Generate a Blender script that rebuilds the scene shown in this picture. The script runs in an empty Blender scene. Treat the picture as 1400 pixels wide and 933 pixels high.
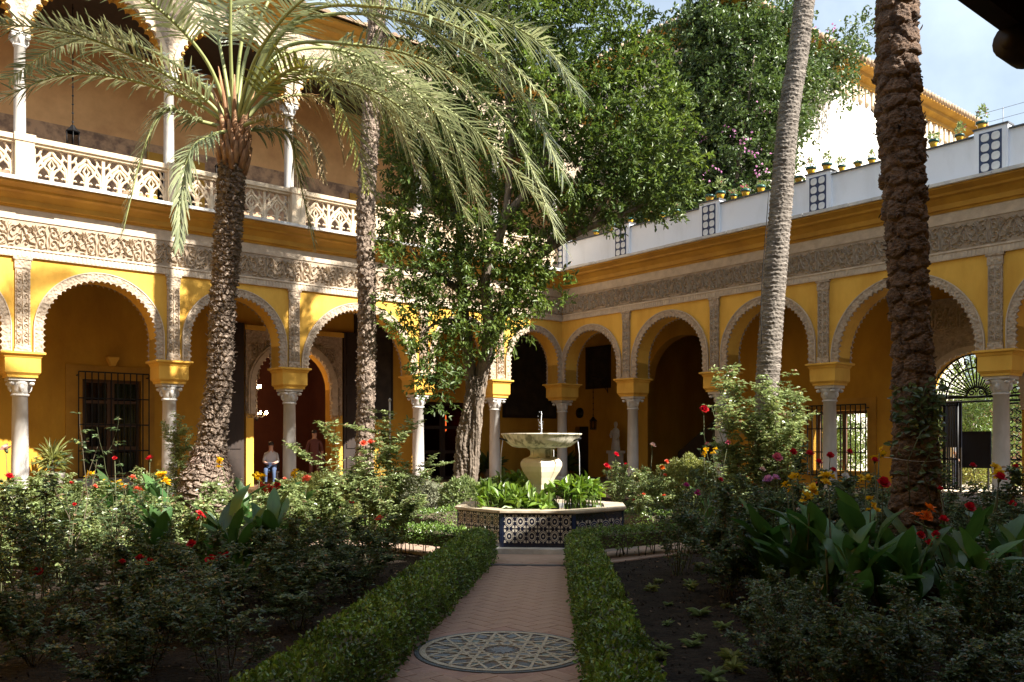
import bpy, math, random
import numpy as np
from mathutils import Vector, Matrix

# ------------------------------------------------------------------ camera, sky, sun
F, HZ, CH = 1189.0, 605.5, 1.65            # focal length and horizon in photo pixels, eye height
sc = bpy.context.scene
cam = bpy.data.cameras.new('camera'); camo = bpy.data.objects.new('camera', cam)
sc.collection.objects.link(camo); sc.camera = camo
camo.location = (0, 0, CH); camo.rotation_euler = (math.pi/2, 0, 0)
cam.sensor_width = 36.0; cam.lens = F/1400*36.0; cam.shift_y = (HZ-466.5)/1400
cam.clip_start = 0.05; cam.clip_end = 3000
SUN = Vector((0.86, -0.51, 0)).normalized(); EL = math.radians(41)
SUNV = Vector((SUN.x*math.cos(EL), SUN.y*math.cos(EL), math.sin(EL)))
w = bpy.data.worlds.new('World'); sc.world = w; w.use_nodes = True
nt = w.node_tree; nt.nodes.clear()
sky = nt.nodes.new('ShaderNodeTexSky'); sky.sky_type = 'NISHITA'; sky.sun_disc = False
sky.sun_elevation = EL; sky.sun_rotation = math.atan2(SUN.x, SUN.y)
sky.air_density = 1.0; sky.dust_density = 1.6; sky.ozone_density = 1.0
bg = nt.nodes.new('ShaderNodeBackground'); bg.inputs[1].default_value = 0.05
ow = nt.nodes.new('ShaderNodeOutputWorld')
# thin even cloud over the whole sky
tc = nt.nodes.new('ShaderNodeTexCoord'); nz = nt.nodes.new('ShaderNodeTexNoise')
nz.inputs['Scale'].default_value = 2.2; nz.inputs['Detail'].default_value = 7; nz.inputs['Roughness'].default_value = .55
rp = nt.nodes.new('ShaderNodeValToRGB'); rp.color_ramp.elements[0].position = .33; rp.color_ramp.elements[1].position = .80
mx = nt.nodes.new('ShaderNodeMix'); mx.data_type = 'RGBA'; mx.inputs['B'].default_value = (8.4, 9.8, 11.0, 1)
nt.links.new(tc.outputs['Generated'], nz.inputs['Vector']); nt.links.new(nz.outputs['Fac'], rp.inputs[0])
nt.links.new(rp.outputs[0], mx.inputs['Factor']); nt.links.new(sky.outputs[0], mx.inputs['A'])
nt.links.new(mx.outputs['Result'], bg.inputs[0]); nt.links.new(bg.outputs[0], ow.inputs[0])
sl = bpy.data.lights.new('sun', 'SUN'); sl.energy = 5.0; sl.angle = math.radians(.53); sl.color = (1, .94, .84)
slo = bpy.data.objects.new('sun', sl); sc.collection.objects.link(slo)
slo.rotation_euler = (-SUNV).to_track_quat('-Z', 'Y').to_euler(); slo.location = (30, -20, 40)
sc.view_settings.view_transform = 'Standard'; sc.view_settings.look = 'None'
sc.view_settings.gamma = 1.0; sc.view_settings.exposure = 1.65; sc.view_settings.use_curve_mapping = False
sc.render.engine = 'CYCLES'; sc.cycles.use_denoising = True
sc.cycles.max_bounces = 6; sc.cycles.diffuse_bounces = 3; sc.cycles.glossy_bounces = 2
sc.cycles.transparent_max_bounces = 6; sc.cycles.transmission_bounces = 4; sc.cycles.sample_clamp_indirect = 8

# ------------------------------------------------------------------ helpers
COL = sc.collection
def at(x, y, d):
    """photo pixel at a known distance -> world point"""
    return Vector(((x-700)/F*d, d, CH-(y-HZ)/F*d))
def gx(x, d): return (x-700)/F*d

class MB:
    def __init__(s): s.v = []; s.f = []; s.m = []; s.s = []
    def add(s, vs, fs, mat=0, sm=False):
        b = len(s.v); s.v += [tuple(p) for p in vs]
        for f in fs: s.f.append(tuple(i+b for i in f)); s.m.append(mat); s.s.append(sm)
    def box(s, x0, x1, y0, y1, z0, z1, mat=0):
        if x0 > x1: x0, x1 = x1, x0
        if y0 > y1: y0, y1 = y1, y0
        s.add([(x0,y0,z0),(x1,y0,z0),(x1,y1,z0),(x0,y1,z0),(x0,y0,z1),(x1,y0,z1),(x1,y1,z1),(x0,y1,z1)],
              [(3,2,1,0),(4,5,6,7),(0,1,5,4),(1,2,6,5),(2,3,7,6),(3,0,4,7)], mat)
    def tube(s, pts, rad, n=7, mat=0, sm=True, cap=True):
        pts = [Vector(p) for p in pts]; k = len(pts)
        if not hasattr(rad, '__len__'): rad = [rad]*k
        vs = []; up = Vector((.13, .31, .94)).normalized()
        for i, p in enumerate(pts):
            t = (pts[min(i+1,k-1)]-pts[max(i-1,0)])
            t = t.normalized() if t.length > 1e-9 else Vector((0,0,1))
            a = t.cross(up)
            if a.length < .05: a = t.cross(Vector((1,0,0)))
            a.normalize(); b = t.cross(a)
            for j in range(n):
                an = 2*math.pi*j/n
                vs.append(p+(a*math.cos(an)+b*math.sin(an))*rad[i])
        fs = [(i*n+j, i*n+(j+1)%n, (i+1)*n+(j+1)%n, (i+1)*n+j) for i in range(k-1) for j in range(n)]
        if cap: fs += [tuple(range(n-1,-1,-1)), tuple((k-1)*n+j for j in range(n))]
        s.add(vs, fs, mat, sm)
    def lathe(s, prof, n=20, c=(0,0,0), mat=0, sm=True, rot=0, sx=1, sy=1):
        k = len(prof); vs = []
        for r, z in prof:
            for j in range(n):
                a = 2*math.pi*j/n+rot; vs.append((c[0]+r*math.cos(a)*sx, c[1]+r*math.sin(a)*sy, c[2]+z))
        fs = [(i*n+j, i*n+(j+1)%n, (i+1)*n+(j+1)%n, (i+1)*n+j) for i in range(k-1) for j in range(n)]
        fs += [tuple(range(n-1,-1,-1)), tuple((k-1)*n+j for j in range(n))]
        s.add(vs, fs, mat, sm)
    def ridge(s, pts, wd, hg, mat=0, y0=0.0):
        """raised rib on a wall (x,z plane, towards +y)"""
        k = len(pts); vs = []
        for i, (x, z) in enumerate(pts):
            a = pts[max(i-1,0)]; b = pts[min(i+1,k-1)]
            tx, tz = b[0]-a[0], b[1]-a[1]; l = math.hypot(tx, tz) or 1
            nx, nz_ = -tz/l, tx/l
            f = 1 if 0 < i < k-1 else .5
            vs += [(x-nx*wd*f, y0, z-nz_*wd*f), (x, y0+hg, z), (x+nx*wd*f, y0, z+nz_*wd*f)]
        fs = []
        for i in range(k-1):
            b = i*3; fs += [(b, b+3, b+4, b+1), (b+1, b+4, b+5, b+2)]
        s.add(vs, fs, mat)
    def mesh(s, name, mats):
        me = bpy.data.meshes.new(name)
        me.from_pydata(s.v, [], s.f)
        for m in (mats if isinstance(mats, (list, tuple)) else [mats]): me.materials.append(m)
        me.polygons.foreach_set('material_index', s.m); me.polygons.foreach_set('use_smooth', s.s)
        me.update(); return me
    def build(s, name, mats, parent=None, **kw): return link(name, s.mesh(name, mats), parent, **kw)

def link(name, me, parent=None, loc=None, rot=None, scl=None, kind=None):
    o = bpy.data.objects.new(name, me); COL.objects.link(o)
    if parent is not None: o.parent = parent
    if loc is not None: o.location = loc
    if rot is not None: o.rotation_euler = rot
    if scl is not None: o.scale = scl if hasattr(scl, '__len__') else (scl,)*3
    if kind: o['kind'] = kind
    return o
def tag(o, label=None, cat=None, group=None, kind=None):
    if label: o['label'] = label
    if cat: o['category'] = cat
    if group: o['group'] = group
    if kind: o['kind'] = kind
    return o
def empty(name, loc=(0,0,0), rz=0, label=None, cat=None, group=None):
    o = bpy.data.objects.new(name, None); COL.objects.link(o); o.empty_display_size = .1
    o.location = loc; o.rotation_euler = (0,0,rz)
    return tag(o, label, cat, group)
def arrays_mesh(name, V, FV, nper, mats, midx=None, smooth=False):
    """fast mesh: V (n,3); FV (m,nper) all polygons with nper corners"""
    me = bpy.data.meshes.new(name); m = len(FV)
    me.vertices.add(len(V)); me.vertices.foreach_set('co', np.ascontiguousarray(V, dtype=np.float32).ravel())
    me.loops.add(m*nper); me.loops.foreach_set('vertex_index', np.ascontiguousarray(FV, dtype=np.int32).ravel())
    me.polygons.add(m); me.polygons.foreach_set('loop_start', np.arange(0, m*nper, nper, dtype=np.int32))
    for q in (mats if isinstance(mats, (list, tuple)) else [mats]): me.materials.append(q)
    if midx is not None: me.polygons.foreach_set('material_index', np.asarray(midx, dtype=np.int32))
    me.polygons.foreach_set('use_smooth', np.full(m, smooth))
    me.update(calc_edges=True); return me
def unit(a): return a/np.maximum(np.linalg.norm(a, axis=-1, keepdims=True), 1e-9)
def leaves(name, P, T, N, L, W, mats, midx=None, fold=.18, droop=.1):
    """folded leaf blades: base points P, directions T, normals N, lengths L, widths W"""
    n = len(P); T = unit(T); B = unit(np.cross(T, N)); N = np.cross(B, T)
    L = np.broadcast_to(np.asarray(L, float), (n,))[:,None]; W = np.broadcast_to(np.asarray(W, float), (n,))[:,None]
    V = np.empty((n, 6, 3))
    V[:,0] = P; V[:,1] = P+T*L*.38+B*W*.5+N*W*fold; V[:,2] = P+T*L*.75+B*W*.36+N*W*fold-N*L*droop*.4
    V[:,3] = P+T*L-N*L*droop; V[:,4] = P+T*L*.75-B*W*.36+N*W*fold-N*L*droop*.4; V[:,5] = P+T*L*.38-B*W*.5+N*W*fold
    i = np.arange(n)[:,None]*6
    Fq = np.concatenate([i+np.array([[0,1,2,3]]), i+np.array([[0,3,4,5]])], 0)
    mi = None if midx is None else np.concatenate([midx, midx])
    return arrays_mesh(name, V.reshape(-1,3), Fq, 4, mats, mi)
def rnd(seed): return np.random.default_rng(seed)
def rdir(r, n): return unit(r.normal(size=(n,3)))

# ------------------------------------------------------------------ materials
MATS = {}
def M(name, c, c2=None, scale=4.0, rough=.8, bump=0.0, bscale=30.0, metal=0.0, island=0.0, objvar=0.0, trans=0.0,
      spec=.5, detail=6, emit=None, vor=False, stretch=None, bdist=.02, lo=.35, hi=.65):
    m = bpy.data.materials.new(name); m.use_nodes = True; t = m.node_tree; N = t.nodes; L = t.links
    b = N['Principled BSDF']; b.inputs['Roughness'].default_value = rough; b.inputs['Metallic'].default_value = metal
    b.inputs['Specular IOR Level'].default_value = spec
    out = None; tcn = N.new('ShaderNodeTexCoord'); vec = tcn.outputs['Object']
    if stretch:
        mp = N.new('ShaderNodeMapping'); mp.inputs['Scale'].default_value = stretch; L.new(vec, mp.inputs[0]); vec = mp.outputs[0]
    if c2 is None: c2 = tuple(x*.82 for x in c)
    no = N.new('ShaderNodeTexNoise'); no.inputs['Scale'].default_value = scale; no.inputs['Detail'].default_value = detail
    no.inputs['Roughness'].default_value = .62; L.new(vec, no.inputs['Vector'])
    cr = N.new('ShaderNodeValToRGB'); cr.color_ramp.elements[0].position = lo; cr.color_ramp.elements[1].position = hi
    cr.color_ramp.elements[0].color = (*c2, 1); cr.color_ramp.elements[1].color = (*c, 1)
    L.new(no.outputs['Fac'], cr.inputs[0]); out = cr.outputs[0]
    if island or objvar:
        src = N.new('ShaderNodeNewGeometry').outputs['Random Per Island'] if island else N.new('ShaderNodeObjectInfo').outputs['Random']
        a = island or objvar
        mr = N.new('ShaderNodeMapRange'); mr.inputs['To Min'].default_value = 1-a; mr.inputs['To Max'].default_value = 1+a
        L.new(src, mr.inputs['Value'])
        hs = N.new('ShaderNodeHueSaturation'); L.new(out, hs.inputs['Color']); L.new(mr.outputs[0], hs.inputs['Value'])
        mh = N.new('ShaderNodeMapRange'); mh.inputs['To Min'].default_value = .5-a*.035; mh.inputs['To Max'].default_value = .5+a*.03
        mu = N.new('ShaderNodeMath'); mu.operation = 'MULTIPLY'; mu.inputs[1].default_value = 7.31
        fr = N.new('ShaderNodeMath'); fr.operation = 'FRACT'
        L.new(src, mu.inputs[0]); L.new(mu.outputs[0], fr.inputs[0]); L.new(fr.outputs[0], mh.inputs['Value']); L.new(mh.outputs[0], hs.inputs['Hue'])
        out = hs.outputs[0]
    L.new(out, b.inputs['Base Color'])
    if bump:
        if vor:
            tx = N.new('ShaderNodeTexVoronoi'); tx.feature = 'SMOOTH_F1'; tx.inputs['Scale'].default_value = bscale; hgt = tx.outputs['Distance']
        else:
            tx = N.new('ShaderNodeTexNoise'); tx.inputs['Scale'].default_value = bscale; tx.inputs['Detail'].default_value = 5; hgt = tx.outputs['Fac']
        L.new(vec, tx.inputs['Vector'])
        bp = N.new('ShaderNodeBump'); bp.inputs['Strength'].default_value = bump; bp.inputs['Distance'].default_value = bdist
        L.new(hgt, bp.inputs['Height']); L.new(bp.outputs[0], b.inputs['Normal'])
    if trans:
        tr = N.new('ShaderNodeBsdfTranslucent'); hs2 = N.new('ShaderNodeHueSaturation')
        hs2.inputs['Value'].default_value = 1.5; hs2.inputs['Saturation'].default_value = 1.15; hs2.inputs['Hue'].default_value = .49
        L.new(out, hs2.inputs['Color']); L.new(hs2.outputs[0], tr.inputs['Color'])
        ms = N.new('ShaderNodeMixShader'); ms.inputs[0].default_value = trans
        L.new(b.outputs[0], ms.inputs[1]); L.new(tr.outputs[0], ms.inputs[2]); L.new(ms.outputs[0], N['Material Output'].inputs['Surface'])
    if emit:
        b.inputs['Emission Color'].default_value = (*emit[0], 1); b.inputs['Emission Strength'].default_value = emit[1]
    MATS[name] = m; return m

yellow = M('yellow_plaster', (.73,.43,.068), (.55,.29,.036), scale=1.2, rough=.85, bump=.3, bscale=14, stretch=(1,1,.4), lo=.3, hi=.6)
yelback = M('shade_tinted_yellow_plaster', (.60,.33,.036), (.45,.23,.022), scale=1.3, rough=.9, bump=.3, bscale=14, stretch=(1,1,.5), lo=.3, hi=.65)  # wall yellow with the gallery shade darkened into its colour
ochre = M('ochre_moulding', (.54,.29,.030), (.39,.195,.018), scale=1.5, rough=.7, bump=.1, bscale=20)
stucco = M('carved_stucco', (.47,.375,.28), (.31,.24,.175), scale=9, rough=.9, bump=.9, bscale=17, vor=True, bdist=.05)
stuccop = M('plain_stucco', (.60,.50,.385), (.46,.375,.285), scale=5, rough=.9, bump=.35, bscale=40)
cream = M('cream_stone', (.64,.52,.37), (.48,.37,.25), scale=5, rough=.85, bump=.3, bscale=30)
white = M('white_wall', (.86,.885,.94), (.74,.76,.80), scale=1.6, rough=.85, bump=.2, bscale=18, stretch=(1,1,.3), lo=.28, hi=.52)
whitewash = M('whitewashed_wall', (.82,.78,.70), (.74,.68,.58), scale=.7, rough=.9, bump=.15, bscale=12)
marble = M('grey_marble', (.62,.60,.57), (.47,.45,.42), scale=3.5, rough=.55, stretch=(1,1,.35))
slate = M('slate', (.10,.105,.12), (.05,.055,.06), scale=6, rough=.6)
wood = M('dark_wood', (.034,.019,.012), (.018,.010,.007), scale=6, rough=.6, stretch=(1,1,.2))
woodl = M('brown_wood', (.13,.065,.03), (.08,.04,.02), scale=6, rough=.55, stretch=(1,1,.2))
iron = M('black_iron', (.018,.018,.02), (.01,.01,.011), rough=.5, metal=.4)
glassd = M('dark_glass', (.012,.012,.014), (.008,.008,.01), rough=.08, spec=.7)
fresco = M('faded_fresco', (.80,.48,.22), (.62,.34,.15), scale=1.2, rough=.9)
frescob = M('fresco_band', (.52,.33,.20), (.22,.14,.10), scale=3.2, rough=.9, lo=.38, hi=.58)
rooft = M('roof_tile', (.42,.30,.20), (.26,.18,.12), scale=3, rough=.9, objvar=.15)
floor_m = M('gallery_floor', (.15,.09,.06), (.11,.065,.045), scale=2, rough=.6)
stone = M('grey_stone', (.36,.36,.37), (.26,.26,.27), scale=4, rough=.8, bump=.2)
soil = M('soil', (.052,.037,.026), (.018,.013,.010), scale=5, rough=.97, bump=1, bscale=22, bdist=.10, spec=.15, lo=.32, hi=.7)
mortar = M('path_joint', (.37,.235,.19), (.28,.175,.14), scale=5, rough=.9, bump=.3)
clay = M('clay_brick', (.40,.255,.205), (.28,.175,.14), scale=1.1, rough=.5, bump=.3, bscale=30, objvar=.03)
pebd = M('dark_pebble', (.17,.20,.23), (.11,.13,.15), scale=16, rough=.6, bump=1, bscale=70, vor=True, bdist=.01, objvar=.3)
pebw = M('pale_pebble', (.50,.44,.34), (.36,.31,.24), scale=16, rough=.7, bump=1, bscale=70, vor=True, bdist=.01)
pebg = M('green_pebble', (.15,.21,.21), (.10,.145,.145), scale=16, rough=.6, bump=1, bscale=70, vor=True, bdist=.01, objvar=.25)
peb_r = M('grout_base', (.16,.13,.11), (.11,.09,.08), scale=12, rough=.9, bump=.5, bscale=60)
tnavy = M('navy_glaze', (.013,.016,.034), (.008,.009,.018), rough=.22)
twhite = M('white_glaze', (.46,.42,.35), (.34,.30,.25), scale=14, rough=.25)
tocre = M('ochre_glaze', (.42,.34,.22), (.30,.23,.14), scale=14, rough=.3)
tblue = M('blue_glaze', (.028,.042,.105), (.016,.022,.055), scale=10, rough=.25)
marbley = M('stained_marble', (.72,.66,.54), (.22,.20,.13), scale=3.2, rough=.5, stretch=(3,3,.35), lo=.40, hi=.54)
marblec = M('clean_marble', (.70,.62,.48), (.56,.48,.34), scale=3, rough=.45)
water = M('water', (.02,.03,.025), rough=.03, spec=.8)
spray = M('water_spray', (.85,.88,.9), (.8,.83,.86), rough=.15)
poty = M('yellow_glaze', (.72,.42,.03), (.6,.33,.02), rough=.3)
potg = M('green_glaze', (.03,.12,.09), (.02,.07,.07), rough=.3)
terra = M('grey_terracotta', (.30,.27,.24), (.22,.19,.17), rough=.8)
canvas = M('old_canvas', (.06,.045,.03), (.02,.016,.013), scale=2.5, rough=.5, lo=.4, hi=.7)
canvasb = M('brown_canvas', (.22,.13,.06), (.03,.02,.014), scale=1.6, rough=.5, lo=.42, hi=.66)
redwall = M('red_wall', (.11,.03,.017), (.08,.02,.012), scale=2, rough=.8)
flame = M('candle_bulb', (1,.8,.5), emit=((1,.62,.28), 60))
flamer = M('red_pane_glow', (.5,.1,.04), emit=((1,.16,.035), 1.1))
board = M('dark_board', (.008,.009,.012), (.006,.006,.009), rough=1, spec=0)
skin = M('skin', (.46,.27,.19), (.42,.24,.17), rough=.6)
shirt = M('white_shirt', (.52,.54,.58), (.44,.46,.5), rough=.85)
jeans = M('blue_jeans', (.07,.11,.21), (.05,.08,.16), rough=.9)
navy = M('navy_cloth', (.03,.045,.09), rough=.9)
maroon = M('maroon_cloth', (.14,.05,.045), rough=.9)
hair = M('dark_hair', (.025,.017,.013), rough=.6)
pinkw = M('pink_wall', (.72,.42,.30), (.62,.34,.24), scale=1.2, rough=.9)
# bark and leaves
palmb = M('palm_bark', (.33,.255,.20), (.10,.068,.048), scale=7, rough=.92, bump=.9, bscale=24, stretch=(1,1,1.6), bdist=.05, lo=.32, hi=.62)
palmd = M('dark_palm_bark', (.17,.108,.072), (.045,.027,.018), scale=8, rough=.9, bump=.9, bscale=26, stretch=(1,1,1.5), bdist=.05, lo=.32, hi=.62)
palmg = M('grey_palm_bark', (.27,.235,.20), (.085,.07,.058), scale=8, rough=.92, bump=.8, bscale=26, stretch=(.6,.6,2.2), bdist=.04)
fibre = M('palm_fibre', (.42,.24,.13), (.22,.11,.055), scale=9, rough=.95, bump=.6, bscale=40, stretch=(2,2,.5))
bark = M('grey_bark', (.25,.20,.155), (.085,.065,.048), scale=6, rough=.92, bump=1, bscale=14, stretch=(1.4,1.4,.3), bdist=.06)
twig = M('twig', (.11,.085,.05), (.06,.05,.03), scale=9, rough=.8)
cane = M('green_cane', (.09,.12,.045), (.07,.06,.03), scale=9, rough=.7)
rachis = M('frond_rib', (.30,.33,.12), (.22,.24,.09), scale=3, rough=.5)
frondm = M('palm_leaflet', (.31,.335,.19), (.16,.19,.10), scale=.7, rough=.27, island=.28, trans=.2, spec=.9)
frondy = M('yellowing_leaflet', (.27,.25,.055), (.15,.17,.05), scale=.7, rough=.38, island=.3, trans=.25, spec=.6)
frondd = M('dry_leaflet', (.42,.31,.17), (.30,.21,.11), scale=.9, rough=.6, island=.25, trans=.1)
lf_tree = M('tree_leaf', (.15,.21,.048), (.06,.10,.026), scale=.5, rough=.42, island=.45, trans=.30, spec=.4)
lf_bou = M('bougainvillea_leaf', (.095,.145,.04), (.05,.085,.025), scale=.4, rough=.4, island=.4, trans=.25)
lf_box = M('box_leaf', (.175,.275,.055), (.065,.12,.028), scale=2.5, rough=.28, island=.6, trans=.2, spec=.55)
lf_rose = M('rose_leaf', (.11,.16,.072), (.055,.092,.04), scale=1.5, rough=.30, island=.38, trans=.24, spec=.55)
lf_rosel = M('sun_tinted_rose_leaf', (.30,.36,.16), (.18,.235,.095), scale=1.5, rough=.32, island=.35, trans=.3, spec=.55)  # rose leaf with sunlight brightened into its colour
lf_canna = M('canna_leaf', (.075,.165,.045), (.045,.11,.03), scale=2, rough=.42, objvar=.35, trans=.28, spec=.55, stretch=(1,6,1))
lf_pond = M('pond_leaf', (.17,.26,.045), (.10,.18,.03), scale=2, rough=.32, island=.35, trans=.3, spec=.55)
lf_sage = M('grey_leaf', (.27,.28,.19), (.18,.19,.12), scale=2, rough=.6, island=.3, trans=.15)
lf_lime = M('yellow_green_leaf', (.27,.29,.09), (.18,.20,.06), scale=2, rough=.4, island=.35, trans=.25)
lf_red = M('rust_leaf', (.24,.08,.03), (.16,.05,.02), scale=2, rough=.5, island=.3, trans=.2)
litter = M('dry_leaf', (.26,.17,.09), (.16,.10,.055), scale=3, rough=.8, island=.4)
def petal(n, c): return M(n, c, tuple(x*.72 for x in c), scale=9, rough=.5, trans=.25, spec=.3)
PET = {'red': petal('red_petal', (.55,.018,.02)), 'pink': petal('pink_petal', (.72,.20,.28)), 'pale': petal('pale_petal', (.8,.58,.52)),
       'yellow': petal('yellow_petal', (.80,.52,.02)), 'orange': petal('orange_petal', (.82,.22,.03)), 'magenta': petal('magenta_petal', (.50,.07,.25)),
       'coral': petal('coral_petal', (.78,.20,.12)), 'lilac': petal('lilac_petal', (.66,.32,.55)), 'white': petal('white_petal', (.8,.78,.74))}

# ------------------------------------------------------------------ frames of the courtyard
DL = Vector((-.7733,-.6341,0)); NL = Vector((.6341,-.7733,0))
DR = Vector((.6341,-.7733,0)); NR = Vector((-.7733,-.6341,0))
CN = Vector((1.716, 30.0, 0))                       # far corner of the court
ROT_L = math.atan2(DL.y, DL.x); ROT_R = math.atan2(-DR.y, -DR.x)
FL = .30                                            # gallery floor height
def Lw(s, o, z): return CN+DL*s+NL*o+Vector((0,0,z))
def Rw(s, o, z): return CN+DR*s+NR*o+Vector((0,0,z))

def wall_open(mb, x0, x1, zb, zt, yf, yb, ops, mat=0, n=22, imat=None):
    """wall from x0..x1 with openings (a, b, z0, zs, rise)"""
    imat = mat if imat is None else imat
    ops = sorted(ops); x = x0
    for a, b, z0, zs, rise in ops:
        if a > x+1e-6: mb.box(x, a, yb, yf, zb, zt, mat)
        if z0 > zb+1e-6: mb.box(a, b, yb, yf, zb, z0, mat)
        c = (a+b)/2; r = (b-a)/2
        pts = [(c-r*math.cos(t), zs+rise*math.sin(t)) for t in np.linspace(0, math.pi, n)] if rise > 0 else [(a, zs), (b, zs)]
        for (xa, za), (xb, zb_) in zip(pts[:-1], pts[1:]):
            mb.add([(xa,yf,za),(xb,yf,zb_),(xb,yf,zt),(xa,yf,zt)], [(0,1,2,3)], mat)
            mb.add([(xa,yb,za),(xb,yb,zb_),(xb,yb,zt),(xa,yb,zt)], [(3,2,1,0)], mat)
            mb.add([(xa,yf,za),(xb,yf,zb_),(xb,yb,zb_),(xa,yb,za)], [(0,1,2,3)], imat)
        mb.add([(a,yf,zt),(b,yf,zt),(b,yb,zt),(a,yb,zt)], [(0,1,2,3)], mat)
        if zs > z0:
            for q in (a, b): mb.add([(q,yf,z0),(q,yf,zs),(q,yb,zs),(q,yb,z0)], [(0,1,2,3)], imat)
        x = b
    if x1 > x+1e-6: mb.box(x, x1, yb, yf, zb, zt, mat)

def arch_trim(mb, a, b, z0, zs, rise, wd, y0, y1, tooth=.135, amp=.05, inset=0.03, mat=0):
    """scalloped band round an arch"""
    c = (a+b)/2; r = (b-a)/2; st = zs-z0
    per = st*2+math.pi*(r+rise)/2; nt_ = max(8, round(per/tooth)); k = nt_*6
    vs = []
    for i in range(k+1):
        d = per*i/k
        if d < st: x, z, nx, nz_ = a, z0+d, -1, 0
        elif d > per-st: x, z, nx, nz_ = b, z0+per-d, 1, 0
        else:
            t = (d-st)/(per-2*st)*math.pi
            x, z = c-r*math.cos(t), zs+rise*math.sin(t); nx, nz_ = -math.cos(t), math.sin(t)
        ph = (i/6.0) % 1.0
        inn = -inset+amp*(abs(math.sin(math.pi*ph))**.7)-amp*.35
        xo, zo = x+nx*wd, z+nz_*wd; xi, zi = x+nx*inn, z+nz_*inn
        vs += [(xo,y0,zo),(xo,y1,zo),(xi,y1,zi),(xi,y0,zi)]
    fs = []
    for i in range(k):
        q = i*4
        for j in range(4): fs.append((q+j, q+(j+1)%4, q+4+(j+1)%4, q+4+j))
    mb.add(vs, fs, mat)

def spiral(cx, cz, r0, turns, a0, sgn=1, n=15):
    return [(cx+r0*(1-.82*i/(n-1))*math.cos(a0+sgn*turns*2*math.pi*i/(n-1)), cz+r0*(1-.82*i/(n-1))*math.sin(a0+sgn*turns*2*math.pi*i/(n-1))) for i in range(n)]
# one repeat of the carved frieze (0.62 x 0.56)
fm = MB()
for sgx in (-1, 1):
    fm.ridge(spiral(sgx*.15, .38, .125, 1.25, math.pi/2 if sgx > 0 else math.pi/2, -sgx), .016, .035)
    fm.ridge(spiral(sgx*.15, .15, .11, 1.2, -math.pi/2, sgx), .016, .035)
    fm.ridge([(sgx*.02, .02), (sgx*.05, .14), (sgx*.03, .28), (sgx*.08, .42), (sgx*.03, .54)], .02, .04)
    fm.ridge([(sgx*.31, .05), (sgx*.27, .16), (sgx*.31, .27), (sgx*.26, .40), (sgx*.31, .52)], .017, .035)
    fm.ridge([(sgx*.15, .27), (sgx*.22, .29), (sgx*.28, .25)], .022, .03)
    fm.ridge([(sgx*.05, .50), (sgx*.14, .53), (sgx*.24, .50)], .018, .03)
    fm.ridge([(sgx*.05, .04), (sgx*.14, .01), (sgx*.24, .04)], .018, .03)
FRIEZE_ME = fm.mesh('frieze_motif', stuccop)
fmb = MB()                                            # second repeat: interlaced vine with leaves
for sgx in (-1, 1):
    fmb.ridge([(-.33*sgx, .28), (-.22*sgx, .42), (-.08*sgx, .50), (.04*sgx, .40), (.10*sgx, .26), (.20*sgx, .12), (.33*sgx, .10)], .016, .04)
    fmb.ridge(spiral(sgx*.20, .40, .085, 1.1, 0 if sgx > 0 else math.pi, sgx, 12), .014, .035)
    fmb.ridge(spiral(sgx*.10, .10, .08, 1.1, math.pi if sgx > 0 else 0, -sgx, 12), .014, .035)
    fmb.ridge([(sgx*.04, .26), (sgx*.13, .30), (sgx*.19, .24)], .028, .03); fmb.ridge([(sgx*.22, .20), (sgx*.29, .26), (sgx*.30, .34)], .022, .03)
    fmb.ridge([(sgx*.25, .52), (sgx*.31, .46), (sgx*.33, .38)], .018, .03); fmb.ridge([(sgx*.20, .02), (sgx*.28, .03), (sgx*.33, .0)], .018, .03)
fmb.ridge([(0,.16), (.02,.28), (0,.36)], .03, .045); fmb.ridge([(-.07,.53), (0,.47), (.07,.53)], .02, .03)
FRIEZE_MB = fmb.mesh('frieze_motif', stuccop)
# one repeat of the carved pilaster (0.26 x 0.30)
pm = MB()
for sgx in (-1, 1):
    pm.ridge(spiral(sgx*.055, .20, .05, 1.1, math.pi/2, -sgx, 10), .01, .02)
    pm.ridge(spiral(sgx*.055, .08, .05, 1.1, -math.pi/2, sgx, 10), .01, .02)
    pm.ridge([(sgx*.115, 0), (sgx*.115, .30)], .01, .02)
pm.ridge([(0,.02), (.012,.15), (0,.28)], .018, .025)
PIL_ME = pm.mesh('pilaster_motif', stuccop)

# ------------------------------------------------------------------ ground
g = MB(); g.box(-150, 150, -120, 180, -.6, 0, 0); tag(g.build('ground', soil), kind='structure')
FC = Vector((.48, 14.25, 0)); PD = Vector((.076, .997, 0)).normalized(); PX = Vector((PD.y, -PD.x, 0))
def path_strip(name, a, b, hw, z, m):
    a = Vector(a); b = Vector(b); d = (b-a).normalized(); n = Vector((d.y, -d.x, 0))
    p = MB(); q = [a-n*hw, a+n*hw, b+n*hw, b-n*hw]
    p.add([(v.x,v.y,z) for v in q]+[(v.x,v.y,-.1) for v in q], [(0,1,2,3),(0,4,5,1),(1,5,6,2),(2,6,7,3),(3,7,4,0)])
    return tag(p.build(name, m), kind='structure')
main_path = path_strip('path', FC-PD*16.2, FC-PD*1.25, .82, .012, mortar)
cross_m = M('cross_path_paving', (.40,.28,.21), (.31,.21,.155), scale=2.5, rough=.8, bump=.3, bscale=12)
path_strip('cross_path', FC-PX*11.0, FC+PX*11.0, .75, .008, cross_m)
path_strip('far_path', FC+PD*1.3, FC+PD*15.2, .75, .010, cross_m)
rg = MB(); rg.lathe([(2.55,-.1),(2.55,.016)], 8, rot=math.pi/8, sm=False)
o = rg.build('fountain_ring_path', cross_m, loc=(FC.x,FC.y,0), rot=(0,0,math.atan2(PD.y,PD.x))); tag(o, kind='structure')
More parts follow.
